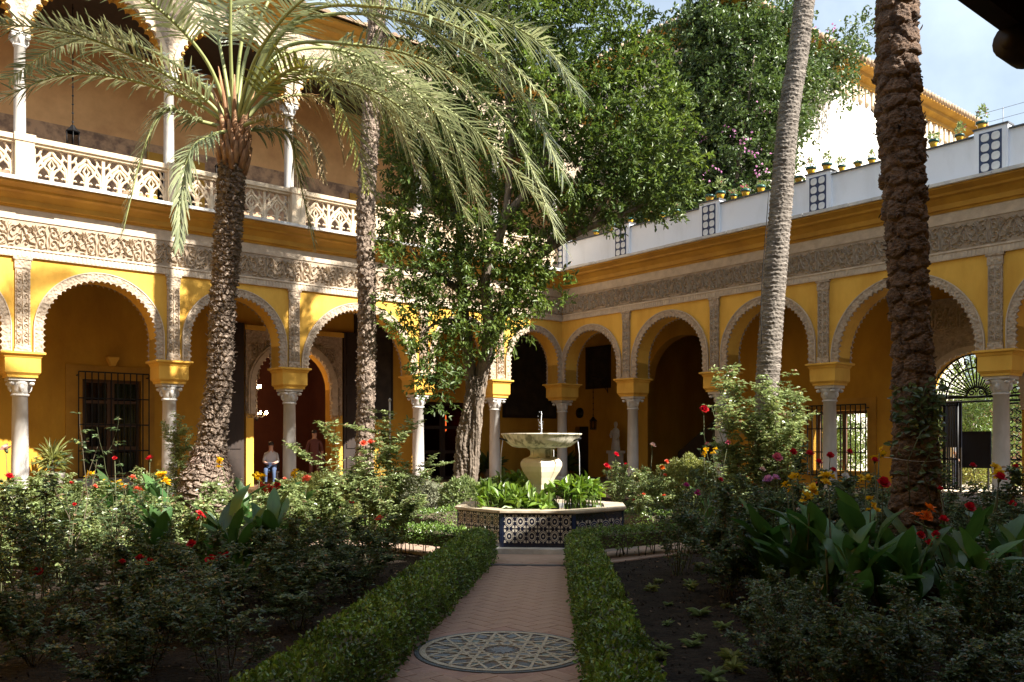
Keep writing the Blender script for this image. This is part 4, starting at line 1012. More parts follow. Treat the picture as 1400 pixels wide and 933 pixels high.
rose(*at(1130,740,10.4)[:2], ('d',2), (1.0,1.0,1.2), 1.9, 'rose bush with a row of small red blooms before the grilled window', None, [(W(1084,619,10.4),'red',1.1),(W(1107,622,10.4),'red',1.25),(W(1135,624,10.3),'red',1.1),(W(1161,619,10.5),'red',1.0),(W(1119,633,10.3),'red',1.1),(W(1139,644,10.2),'red',1.0),(W(1155,652,10.1),'white',1.1)], None)
rose(*at(1200,780,8.9)[:2], ('d',3), (.85,.85,.85), .2, 'rose bush with one large dark red bloom against the thick palm', None, [(W(1207,662,8.3),'red',1.5),(W(1196,631,9.2),'red',1.0)], None)
rose(*at(1325,780,8.0)[:2], ('d',0), (.9,.9,.85), .7, 'rose bush with several crimson blooms right of the thick palm', None, [(W(1325,695,7.8),'red',1.2),(W(1290,712,7.4),'red',1.0),(W(1280,733,7.2),'red',1.0),(W(1270,745,7.2),'red',1.0),(W(1367,655,8.0),'red',1.35),(W(1285,670,8.6),'red',.9),(W(1258,733,7.3),'red',.9)], None)
rose(*at(1380,760,9.0)[:2], ('d',4), (1.0,1.0,1.15), 2.7, 'rose bush with scattered red blooms before the garden gate', None, [(W(1388,640,9.0),'red',.9),(W(1330,638,9.2),'red',.9),(W(1384,690,8.7),'red',.9)], None)
rose(*at(925,760,10.8)[:2], ('s',1), (.9,.9,1.0), 2.7, 'sparse rose bush with three magenta blooms by the right path hedge', None, [(W(932,702,10.8),'red',1.1),(W(938,665,12.0),'magenta',1.1),(W(954,675,12.0),'magenta',1.2),(W(985,657,12.0),'red',.9)], None)
rose(*at(255,690,14.6)[:2], ('t',0), (.8,.8,1.0), 2.7, 'thin sunlit rose shoots with rusty tips beside the near palm trunk', None, [], None)
rose(*at(205,700,13.6)[:2], ('l',1), (.7,.7,1.1), 1.7, 'sunlit rose bush with one rose red bloom before the white column', None, [(W(205,628,13.6),'red',1.5),(W(181,655,13.2),'coral',1.4)], [('pink',2)])
rose(*at(15,720,11.6)[:2], ('l',2), (.9,.9,1.15), 1.2, 'pale sunlit rose bush with a washed out peach bloom', None, [(W(8,615,11.6),'pale',1.8),(W(12,653,11.0),'red',1.3)], [('red',2)])
rose(*at(62,720,12.4)[:2], ('l',0), (.9,.9,1.05), 2.2, 'sunlit pale rose bush below the potted yucca', None, [], [('red',3)])
rose(*at(110,720,12.6)[:2], ('l',1), (.9,.9,.95), 3.2, 'low sunlit rose bush below the grilled window', None, [], [('red',3),('coral',1)])
rose(*at(50,860,7.6)[:2], ('s',0), (.9,.9,1.15), 4.2, 'leggy shaded rose bush with one dark red bloom at its top', None, [(W(50,783,7.5),'red',1.25)], None)
rose(*at(158,800,9.6)[:2], ('b',1), 1.0, 1.0, 'very tall thin bare rose shoots before the grilled window', None, [(W(157,627,9.6),'red',.6)], None)
rose(*at(98,800,9.0)[:2], ('b',0), 1.15, 2.0, 'single dark upright rose cane rising past the window', None, [(W(102,690,9.0),'red',.5)], None)
rose(*at(200,830,8.3)[:2], ('d',3), (.85,.85,.75), 2.9, 'shaded rose bush with a row of deep red blooms left of the cannas', None, [(W(205,770,8.2),'red',1.1),(W(191,764,8.2),'red',.9),(W(238,773,8.3),'red',1.3),(W(250,776,8.3),'coral',.9),(W(167,769,8.1),'red',.7)], None)
rose(*at(300,830,8.2)[:2], ('d',4), (.85,.85,.68), .9, 'shaded rose bush with crimson blooms under the canna leaves', None, [(W(289,767,8.1),'red',1.3),(W(300,764,8.2),'red',1.2),(W(262,745,8.6),'red',1.1),(W(310,760,8.1),'red',.8)], None)
PTS = [(o_.location.x, o_.location.y) for o_ in bpy.data.objects if o_.name.startswith('rose_bush')]
for cpx, cd in ((235,9.0),(300,9.2),(362,9.2),(330,8.6),(270,8.5),(1100,8.2),(1140,8.0),(1188,7.8),(1225,7.2),(1275,7.6),(1062,8.6),(1165,7.2),(1305,6.9),(1345,8.4),(1390,7.6),(1120,7.3),(1250,6.7)): PTS.append((gx(cpx,cd), cd))
# --- shaded filling of the near beds
polyL = [(-6.3,10.4),(-5.2,8.4),(-4.0,6.6),(-3.1,4.9),(-2.0,4.4),(-1.75,6.5),(-1.6,8.5),(-1.5,10.6),(-3,11.0),(-6.6,11.4)]
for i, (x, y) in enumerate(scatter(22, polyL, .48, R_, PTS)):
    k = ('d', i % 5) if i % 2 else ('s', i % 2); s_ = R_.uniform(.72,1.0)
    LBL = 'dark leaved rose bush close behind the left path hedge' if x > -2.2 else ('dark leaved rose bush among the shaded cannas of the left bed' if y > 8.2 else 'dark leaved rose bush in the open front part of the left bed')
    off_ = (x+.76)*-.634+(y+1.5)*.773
    if off_ > 10.3: k = ('l', i % 3); LBL = 'sunlit pale rose bush without blooms between the left bed cannas'  # bushes beyond the shadow line take the sun-brightened leaf colour
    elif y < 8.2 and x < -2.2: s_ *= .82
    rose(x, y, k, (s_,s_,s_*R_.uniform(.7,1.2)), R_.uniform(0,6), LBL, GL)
polyR = [(1.9,7.6),(1.7,6.0),(1.75,4.7),(2.9,4.3),(3.9,5.8),(5.3,8.4),(6.6,11.2),(4.6,11.8),(3.0,11.0),(2.2,9.4)]
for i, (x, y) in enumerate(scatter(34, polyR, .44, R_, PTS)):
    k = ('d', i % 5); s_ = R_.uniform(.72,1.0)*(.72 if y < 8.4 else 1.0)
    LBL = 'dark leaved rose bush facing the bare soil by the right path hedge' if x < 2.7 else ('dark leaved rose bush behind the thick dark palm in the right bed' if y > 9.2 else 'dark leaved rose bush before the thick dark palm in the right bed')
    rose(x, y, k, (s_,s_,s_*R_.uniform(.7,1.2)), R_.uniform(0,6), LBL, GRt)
polyL2 = [(-8.5,16.8),(-3.2,16.4),(-1.6,17.6),(-1.2,22),(-3.5,21.0),(-7.0,18.8)]
for i, (x, y) in enumerate(scatter(16, polyL2, .75, R_, PTS)):
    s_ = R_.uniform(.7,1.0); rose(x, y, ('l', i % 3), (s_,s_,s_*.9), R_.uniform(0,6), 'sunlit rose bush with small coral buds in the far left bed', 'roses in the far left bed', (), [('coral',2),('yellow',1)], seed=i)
polyR2 = [(3.2,15.9),(9.5,15.4),(8.4,17.6),(5.0,21.5),(2.8,22.5),(2.4,17.4)]
PTS += [(3.3,16.6),(3.0,15.9),(3.6,15.9)]
for i, (x, y) in enumerate(scatter(16, polyR2, .75, R_, PTS)):
    s_ = R_.uniform(.7,1.0); rose(x, y, ('l', i % 3), (s_,s_,s_*.9), R_.uniform(0,6), 'rose bush with small red buds in the far right bed', 'roses in the far right bed', (), [('red',2)], seed=i)

# ------------------------------------------------------------------ cannas
def canna_leaf(seed):
    r = rnd(seed); n = 9; V = []; 
    bend = .25+.5*r.random(); L_ = .52; 
    for i in range(n):
        t = i/(n-1); wd = .10*math.sin(math.pi*min(1, t*.92+.06))**.8*(1-.25*t)+.002
        x = L_*(t-.12*bend*t*t); z = -L_*bend*.55*t*t; cup = .35+.25*math.sin(t*5+seed)
        rip = .012*math.sin(t*9+seed)
        V += [(x, -wd, z+wd*cup+rip), (x, 0, z), (x, wd, z+wd*cup-rip)]
    f = []
    for i in range(n-1):
        b = i*3; f += [(b,b+3,b+4,b+1),(b+1,b+4,b+5,b+2)]
    q = MB(); q.add(V, f, 0, True); return q.mesh('leaf', lf_canna)
CLEAF = [canna_leaf(i) for i in range(5)]
def canna(x, y, n, h, seed, label, blooms=(), sun=0):
    r = random.Random(seed); root = empty('canna_plant', (x, y, 0), 0, label, 'canna')
    ns = max(2, n//6); h *= 1.12; stems = [(r.uniform(-.2,.2), r.uniform(-.2,.2), r.uniform(.8,1.05)*h) for _ in range(ns)]
    q = MB()
    for sx, sy, hh in stems: q.tube([(sx*.4,sy*.4,0),(sx*.8,sy*.8,hh*.5),(sx,sy,hh)], [.016,.013,.008], 6)
    q.build('stem', cane, root)
    for i in range(n):
        sx, sy, hh = stems[i % ns]; t = .22+.72*((i//ns)+r.random()*.6)/max(1, n/ns); a = r.uniform(0, 2*math.pi)
        link('leaf', r.choice(CLEAF), root, loc=(sx*(.4+.6*t), sy*(.4+.6*t), hh*t), rot=(r.uniform(-.3,.3), -r.uniform(.75,1.5), a), scl=r.uniform(.7,1.15))
    for p, c, s_ in blooms:
        l = Vector(p)-Vector((x,y,0)); q = MB(); q.tube([(l.x*.3,l.y*.3,.3),(l.x*.8,l.y*.8,l.z*.7),l], [.010,.008,.005], 5); q.build('flower_stalk', cane, root)
        for k in range(4): link('bloom', CANF[c], root, loc=l+Vector((r.uniform(-.05,.05), r.uniform(-.05,.05), r.uniform(-.06,.05))), rot=(r.uniform(-.3,1), r.uniform(-.7,.7), r.uniform(0,6)), scl=s_*r.uniform(.42,.7))
    return root
canna(*at(160,720,12.9)[:2], 16, .85, 1, 'sunlit canna with clustered yellow blooms under the grilled window', [(W(126,652,12.9),'yellow',1.59),(W(145,662,12.9),'yellow',1.59),(W(160,665,12.8),'yellow',1.59)])
canna(*at(190,725,12.6)[:2], 16, .75, 2, 'sunlit canna with orange blooms beside yellow ones', [(W(188,672,12.5),'coral',1.74),(W(171,668,12.6),'orange',1.30)])
canna(*at(222,720,13.0)[:2], 16, .85, 3, 'sunlit canna with pale yellow blooms before the white column', [(W(222,650,13.0),'yellow',1.74),(W(230,660,13.0),'yellow',1.30)])
canna(*at(345,715,13.6)[:2], 14, .75, 4, 'sunlit canna with a yellow bloom right of the near palm', [(W(355,653,13.5),'yellow',1.89),(W(303,634,12.5),'yellow',1.45)])
canna(*at(370,715,13.9)[:2], 14, .7, 5, 'sunlit canna with a heap of coral blooms behind the hedge', [(W(368,668,13.8),'coral',1.74),(W(358,664,13.8),'coral',1.74),(W(376,666,13.9),'red',1.30)])
canna(*at(405,715,14.5)[:2], 12, .7, 6, 'sunlit canna with one creamy yellow bloom before the doorway column', [(W(404,647,14.4),'yellow',1.59),(W(420,656,14.4),'coral',1.59)])
canna(*at(235,790,9.0)[:2], 18, .82, 7, 'shaded canna with broad dark leaves and a red bloom', [(W(277,706,9.6),'red',1.1),(W(226,705,9.6),'red',.8)])
canna(*at(300,790,9.2)[:2], 20, .85, 8, 'shaded leafy canna clump before the near palm foot', [])
canna(*at(362,790,9.2)[:2], 20, .85, 9, 'shaded canna clump with upright dark leaves behind the path hedge', [])
canna(*at(330,800,8.9)[:2], 14, .62, 10, 'lower shaded canna with drooping dark leaves', [])
canna(*at(1100,800,8.2)[:2], 18, .78, 11, 'shaded canna with yellow blooms and grey green leaves', [(W(1083,658,8.2),'yellow',1.1),(W(1107,676,8.0),'yellow',1.4),(W(1076,671,8.3),'yellow',.6)])
canna(*at(1140,800,8.0)[:2], 18, .80, 12, 'shaded canna with one tall bright yellow bloom', [(W(1133,652,8.1),'yellow',1.4)])
canna(*at(1188,800,7.8)[:2], 18, .82, 13, 'shaded canna with small yellow blooms touching the thick palm', [(W(1183,651,8.2),'yellow',.9),(W(1190,690,7.6),'yellow',.8),(W(1202,620,9.4),'yellow',1.2)])
canna(*at(1225,820,7.2)[:2], 20, .72, 14, 'shaded canna with very broad leaves at the foot of the thick palm', [])
canna(*at(1275,810,7.6)[:2], 16, .70, 15, 'shaded canna with a flaming orange bloom right of the thick palm', [(W(1262,702,7.5),'orange',1.4)])
canna(*at(1345,790,8.4)[:2], 14, .82, 16, 'shaded canna with a yellow bloom before the gate column', [(W(1366,646,8.3),'yellow',1.3)])
canna(*at(1062,820,8.6)[:2], 16, .72, 18, 'shaded canna with plain broad leaves facing the bare soil', [])
canna(*at(1165,840,7.2)[:2], 16, .62, 19, 'low shaded canna with splayed broad leaves before the yellow ones', [])
canna(*at(1305,840,6.9)[:2], 16, .62, 20, 'low shaded canna with slanting leaves right of the orange one', [])
canna(*at(1390,830,7.6)[:2], 14, .72, 21, 'shaded canna with upright leaves near the gate column', [])
canna(*at(972,720,14.2)[:2], 6, .7, 17, 'canna with yellow blooms beside the clipped round shrub', [(W(962,618,14.0),'yellow',1.0),(W(976,617,14.0),'yellow',.9)])

# ------------------------------------------------------------------ shrubs
def blob_shrub(name, c, rx, ry, rz, n, ls, lm, seed, label, cat='shrub', core=True, group=None):
    r = rnd(seed); root = empty(name, (c[0], c[1], 0), 0, label, cat, group)
    D = rdir(r, n); D[:,2] = np.where(D[:,2] < -.6, -D[:,2], D[:,2])
    lump = 1+.10*np.sin(D[:,0]*7+seed)*np.sin(D[:,1]*6+1)+.06*np.sin(D[:,2]*13+D[:,0]*11)
    dep = 1-np.abs(r.normal(size=n))*.13
    P = D*np.array([rx,ry,rz])*(lump*dep)[:,None]+np.array([0,0,c[2]])
    P[:,2] = np.maximum(P[:,2], .03)
    link('foliage', leaves('foliage', P, unit(D+r.normal(size=(n,3))*.6+np.array([0,0,.3])), D+r.normal(size=(n,3))*.5, ls*(.7+.6*r.random(n)), ls*.42*(.8+.4*r.random(n)), lm), root, kind='stuff')
    q = MB()
    for i in range(7):
        a = i*.9; q.tube([(0,0,0),(math.cos(a)*rx*.25,math.sin(a)*ry*.25,c[2]*.6),(math.cos(a)*rx*.6,math.sin(a)*ry*.6,c[2]+rz*.3)], [.02,.014,.006], 5)
    q.build('stem', twig, root); return root
p = at(938,690,16.6); blob_shrub('round_shrub', (p.x,p.y,.66), .66, .62, .68, 10000, .06, lf_lime, 1, 'clipped round yellow green shrub right of the fountain')
p = at(590,690,18.6); blob_shrub('grey_shrub', (p.x-.35,p.y,.40), .75, .5, .42, 5000, .075, lf_sage, 2, 'silvery grey shrub left of the big tree foot')
p = at(565,690,19.4); blob_shrub('grey_shrub', (p.x-.2,p.y,.45), .6, .5, .45, 4000, .075, lf_sage, 3, 'grey green shrub at the foot of a white column')
p = at(430,700,15.2); blob_shrub('pale_shrub', (p.x,p.y,.55), .8, .6, .55, 8000, .055, lf_lime, 4, 'bushy pale green shrub before the dark doorway')
p = at(470,700,15.6); blob_shrub('pale_shrub', (p.x,p.y,.5), .7, .6, .55, 7000, .055, lf_rosel, 5, 'leafy green shrub left of the far palm foot')
p = at(700,690,20.5); blob_shrub('grey_shrub', (p.x,p.y,.4), .9, .5, .42, 3500, .10, lf_tree, 6, 'dark green shrub behind the fountain')
p = at(640,690,17.6); blob_shrub('dark_shrub', (p.x-.1,p.y,.45), .45, .4, .45, 2500, .09, lf_rosel, 7, 'small leafy shrub at the big tree foot')
# small weeds and leaf litter on the bare soil by the right hedge
wm = []
for k in range(3):
    r = rnd(60+k); n = 26; a = r.random(n)*6.28; D = np.c_[np.cos(a), np.sin(a), .3+.9*r.random(n)]
    wm.append(leaves('weed_leaf', np.zeros((n,3))+r.normal(size=(n,3))*.012+np.array([0,0,.02]), D, np.tile([0,0,1.],(n,1)), .07+.07*r.random(n), .025+.01*r.random(n), lf_rosel if k != 1 else lf_lime, droop=.3))
wpts = list(PTS)
for i, (x, y) in enumerate(scatter(26, [(1.0,4.2),(1.35,10.5),(2.6,11.4),(2.2,8),(1.95,5),(2.2,4.2)], .26, R_, wpts)):
    tag(link('weed', wm[i % 3], None, loc=(x,y,0), rot=(0,0,R_.uniform(0,6)), scl=R_.uniform(.45,1.0)), 'small low weed tuft on the bare soil by the right hedge', 'weed', 'weeds on the bare soil')
r = rnd(77); n = 900; P = np.c_[r.uniform(-6,6,n), r.uniform(4,12.5,n), np.full(n,.012)]
keep = np.abs(P[:,0]+.25-(P[:,1]-6)*.08) > .95; P = P[keep]; n = len(P)
lo_ = link('leaf_litter', leaves('leaf_litter', P, np.c_[r.normal(size=(n,2)), np.zeros(n)+.05], np.tile([0,0,1.],(n,1))+r.normal(size=(n,3))*.25, .03+.03*r.random(n), .018+.015*r.random(n), litter))
tag(lo_, 'scattered dry leaves lying on the dark soil of the beds', 'leaf litter', None, 'stuff')
r = rnd(79); n = 5000; P = np.c_[r.uniform(-7,7,n), r.uniform(4,13,n), np.zeros(n)]; P = P[np.abs(P[:,0]+.25-(P[:,1]-6)*.08) > .8]; n = len(P)
lo_ = link('soil_crumbs', leaves('soil_crumbs', P, rdir(r,n)*np.array([1,1,.4])+np.array([0,0,.2]), rdir(r,n)+np.array([0,0,1.]), .02+.03*r.random(n)**3, .02+.03*r.random(n)**3, soil, fold=.3))
tag(lo_, 'crumbs of dark earth over the flower beds', 'soil', None, 'stuff')
# ------------------------------------------------------------------ palms
def bez(pts, n):
    """smooth curve through the points (Catmull-Rom)"""
    P = [Vector(p) for p in pts]; P = [P[0]*2-P[1]]+P+[P[-1]*2-P[-2]]; out_ = []
    segs = len(P)-3
    for i in range(n):
        t = i/(n-1)*segs; k = min(int(t), segs-1); t -= k
        a, b, c, d_ = P[k:k+4]
        out_.append(((b*2)+(c-a)*t+(a*2-b*5+c*4-d_)*t*t+(b*3-a-c*3+d_)*t**3)*.5)
    return out_
def palm_trunk(parent, pts, radf, rows, around, amp, m, seed, nu=96, nv=500, style='scale'):
    """trunk with irregular overlapping leaf scars as real relief (jittered cells, each a small shingle)"""
    r = rnd(seed); C = np.array([tuple(c) for c in bez(pts, 400)])
    sl_ = np.r_[0, np.cumsum(np.linalg.norm(np.diff(C, axis=0), axis=1))]; sl_ /= sl_[-1]
    tt = np.linspace(0, 1, nv); C = np.stack([np.interp(tt, sl_, C[:,k]) for k in range(3)], 1); th = np.linspace(0, 2*math.pi, nu, endpoint=False)
    TT, TH = np.meshgrid(tt, th, indexing='ij')
    y = TT*rows; x = TH/(2*math.pi)*around
    NR_, NC_ = rows+4, around
    jx = r.uniform(-.30,.30,(NR_,NC_)); jy = r.uniform(-.32,.32,(NR_,NC_)); rv = r.random((NR_,NC_))
    best = np.full(y.shape, 9.); sec = np.full(y.shape, 9.); bv = np.zeros(y.shape); by = np.zeros(y.shape); bx = np.zeros(y.shape)
    for dy in (-1,0,1,2):
        iy = np.floor(y).astype(int)+dy
        for dx in (-1,0,1,2):
            ix = np.floor(x-.5*(iy % 2)).astype(int)+dx
            a_ = jx[iy % NR_, ix % NC_]; b_ = jy[iy % NR_, ix % NC_]
            ddx = x-(ix+.5*(iy % 2)+a_); ddy = y-(iy+b_)
            d_ = np.sqrt(ddx**2+(ddy*1.0+.35*ddx**2)**2); c_ = d_ < best
            sec = np.where(c_, best, np.minimum(sec, d_)); best = np.where(c_, d_, best)
            bv = np.where(c_, rv[iy % NR_, ix % NC_], bv); by = np.where(c_, ddy, by); bx = np.where(c_, ddx, bx)
    edge = np.clip((sec-best)/.22, 0, 1)
    if style == 'bark':                                  # deep wandering furrows and swellings
        w_ = TH+.35*np.sin(y*.22+seed)+.18*np.sin(y*.61+TH)
        h = amp*(np.abs(np.sin(w_*2.5+.5*np.sin(y*.35)))**.7+.55*np.abs(np.sin(w_*6.5+1.3*np.sin(y*.5)))+.5*np.sin(y*.45+TH*2)*np.sin(TH*1+y*.17)+.35*edge*bv)
    elif style == 'ring':
        f = (y+.15*np.sin(TH*2+seed)+.12*np.sin(TH*5+y*.3)); f -= np.floor(f)
        h = amp*(.55*f**2+.35*edge*bv)
    else: h = amp*(edge**.6*(.35+.55*bv)+.55*np.clip(.5-by,0,1)*edge*(1 if style == 'scale' else -.6))
    nzz = r.normal(size=h.shape); nzz = (nzz+np.roll(nzz,1,0)+np.roll(nzz,1,1)+np.roll(nzz,2,0))*.25
    h += amp*.36*nzz
    R = radf(TT)+h-amp*.5
    tan = np.gradient(C, axis=0); tan = unit(tan); a = unit(np.cross(tan, np.array([0,1.,.01]))); b = np.cross(tan, a)
    V = C[:,None,:]+a[:,None,:]*(R*np.cos(TH))[:,:,None]+b[:,None,:]*(R*np.sin(TH))[:,:,None]
    i = np.arange(nv-1)[:,None]*nu; j = np.arange(nu)[None,:]
    Fq = np.stack([i+j, i+(j+1)%nu, i+nu+(j+1)%nu, i+nu+j], -1).reshape(-1,4)
    o_ = link('trunk', arrays_mesh('trunk', V.reshape(-1,3), Fq, 4, m, smooth=True), parent)
    if style == 'scale':                                  # torn fibres and splintered edges of the old leaf bases
        vis = tt < min(1, 12/max(pts[-1][2], 1)); kmax = int(vis.sum()*.97); n = int(rows*around*3.2*kmax/nv)
        iv_ = r.integers(2, kmax, n); iu = r.integers(0, nu, n); P = V[iv_, iu]; O = unit(P-C[iv_])
        D = O*r.uniform(.1,.9,(n,1))+np.array([0,0,1.])*r.uniform(-.5,1,(n,1))+r.normal(size=(n,3))*.45
        link('torn_fibre', leaves('torn_fibre', P-O*.012, D, O+r.normal(size=(n,3))*.3, .03+.055*r.random(n), .012+.022*r.random(n), m, fold=.3, droop=.2), o_, kind='stuff')
    return o_
def frond_mesh(pts, npair, ll, seed, lm=None, gravity=.20, base=.20, spread=1.0, wid=.033):
    """one feather frond along a curve: rib and two ranks of narrow leaflets"""
    r = rnd(seed); lm = lm or frondm; k = 40; C = bez(pts, k); q = MB()
    q.tube(C, [.030*(1-i/(k-1))**.8+.004 for i in range(k)], 6, mat=0)
    rib = q.mesh('rib', rachis)
    CC = np.array([tuple(c) for c in C]); tg = unit(np.gradient(CC, axis=0))
    t = np.sort(base+(1-base)*(np.arange(npair)+.5)/npair+r.normal(size=npair)*.003); t = np.clip(t, 0, .999)
    f = t*(k-1); i0 = f.astype(int); fr = (f-i0)[:,None]; i1 = np.minimum(i0+1, k-1)
    P = CC[i0]*(1-fr)+CC[i1]*fr; TG = unit(tg[i0]*(1-fr)+tg[i1]*fr)
    up = np.array([0,0,1.]); sd = unit(np.cross(TG, up)+1e-6); nm = np.cross(sd, TG)
    out_v = []; 
    tt = (t-base)/(1-base); L_ = ll*(.45+.55*np.sin(np.pi*np.clip(tt*.85+.12,0,1)))*(1-.35*tt)
    for s in (-1, 1):
        D = unit(sd*s*spread+TG*(.38+.5*tt[:,None])+nm*(.28+.16*r.normal(size=(npair,1)))+r.normal(size=(npair,3))*.09)
        ln = (L_*(.85+.3*r.random(npair)))[:,None]; B = unit(np.cross(D, nm)); wv = wid*(.7+.5*r.random((npair,1)))
        g1 = -up*gravity*ln*.18; g2 = -up*gravity*ln*(.55+.5*r.random((npair,1)))
        out_v.append(np.stack([P-B*wv*.35, P+B*wv*.35, P+D*ln*.45+B*wv*.5+g1, P+D*ln*.45-B*wv*.5+g1, P+D*ln*.8+B*wv*.32+g2*.62, P+D*ln*.8-B*wv*.32+g2*.62, P+D*ln+B*.002+g2, P+D*ln-B*.002+g2], 1))
    V = np.concatenate(out_v); n = len(V); b = np.arange(n)[:,None]*8
    Fq = np.concatenate([b+np.array([[0,1,2,3]]), b+np.array([[3,2,4,5]]), b+np.array([[5,4,6,7]])])
    return rib, arrays_mesh('leaflets', V.reshape(-1,3), Fq, 4, lm)
def frond(parent, pts, npair, ll, seed, lm=None, **kw):
    a, b = frond_mesh(pts, npair, ll, seed, lm, **kw); o_ = link('frond', b, parent); link('frond_rib', a, o_); return o_
def crown(parent, c, n, ln, seed, up0=.15, ll=.5, npair=70, skip=None):
    """the rest of a palm head as arching fronds"""
    r = random.Random(seed); meshes = []
    for i in range(5):
        e_ = .95-.42*i; pts = [(0,0,0)]; a = e_; x = z = 0
        for k in range(6): x += math.cos(a)*ln/6; z += math.sin(a)*ln/6; a -= .22+.05*i; pts.append((x, .05*math.sin(k+i), z))
        meshes.append(frond_mesh(pts, npair, ll, seed+i))
    for i in range(n):
        az = i*2.39996+r.uniform(-.2,.2)
        if skip and skip(az): continue
        a, b = meshes[int(5*i/n)]
        o_ = link('frond', b, parent, loc=c, rot=(r.uniform(-.15,.15), 0, az), scl=r.uniform(.85,1.1)); link('frond_rib', a, o_)

rootm = M('root_fibre', (.42,.32,.26), (.20,.13,.10), scale=5, rough=.95, island=.5)
# --- near palm with the crown in view (13.5 m away)
D1 = 13.5
p1 = empty('date_palm', (gx(278,D1), D1, 0), 0, 'date palm with rough pale trunk and low spreading crown by the left bed', 'palm tree')
o1 = Vector((gx(278,D1), D1, 0))
tp = [Vector((0,0,0)), at(285,640,D1)-o1, at(300,520,D1)-o1, at(304,430,D1)-o1, at(312,320,D1)-o1, at(318,215,D1)-o1]
palm_trunk(p1, tp, lambda t: .180-.02*t+.19/(1+np.exp((t-.205)/.022))+.03*np.exp(-((t-.15)/.05)**2)+.015*np.sin(t*9), 66, 13, .055, palmb, 3, 104, 800)
rr_ = rnd(91); n = 2600; th = rr_.random(n)*6.28; zz = .1+rr_.random(n)*1.45            # shaggy root mat at the foot
rz_ = .180+.19/(1+np.exp((zz/6.4-.205)/.022))-.02; P = np.c_[np.cos(th)*rz_, np.sin(th)*rz_, zz]; P[:,0] += zz*.06; 
link('root_mat', leaves('root_mat', P, np.c_[np.cos(th), np.sin(th), -.4+rr_.normal(size=n)*.5], np.c_[np.cos(th),np.sin(th),np.ones(n)], .05+.07*rr_.random(n), .012+.012*rr_.random(n), rootm), p1, kind='stuff')
c1 = at(320,190,D1)-o1
bt = MB(); r = random.Random(4)
for i in range(46):                                  # cut leaf bases and fibre below the crown
    a = i*2.4; z = -.55+.6*i/46; rr = .19+.03*r.random()
    b0 = c1+Vector((math.cos(a)*rr*.75, math.sin(a)*rr*.75, z)); b1 = b0+Vector((math.cos(a)*.10, math.sin(a)*.10, .24+.12*r.random()))
    bt.tube([b0, b0.lerp(b1,.5)+Vector((0,0,.02)), b1], [.055,.045,.022], 6)
bt.build('leaf_bases', fibre, p1)
for i in range(9):                                   # strips of brown sheath between the ribs
    a = i*.72; q = MB(); b0 = c1+Vector((math.cos(a)*.10, math.sin(a)*.10, .05)); b1 = b0+Vector((math.cos(a)*.25, math.sin(a)*.25, .7+.3*r.random()))
    q.tube([b0, b0.lerp(b1,.5), b1], [.05,.035,.008], 5); q.build('sheath', fibre, p1)
def fpx(lst): return [at(x, y, d)-o1 for x, y, d in lst]
S1 = (320, 178, D1)
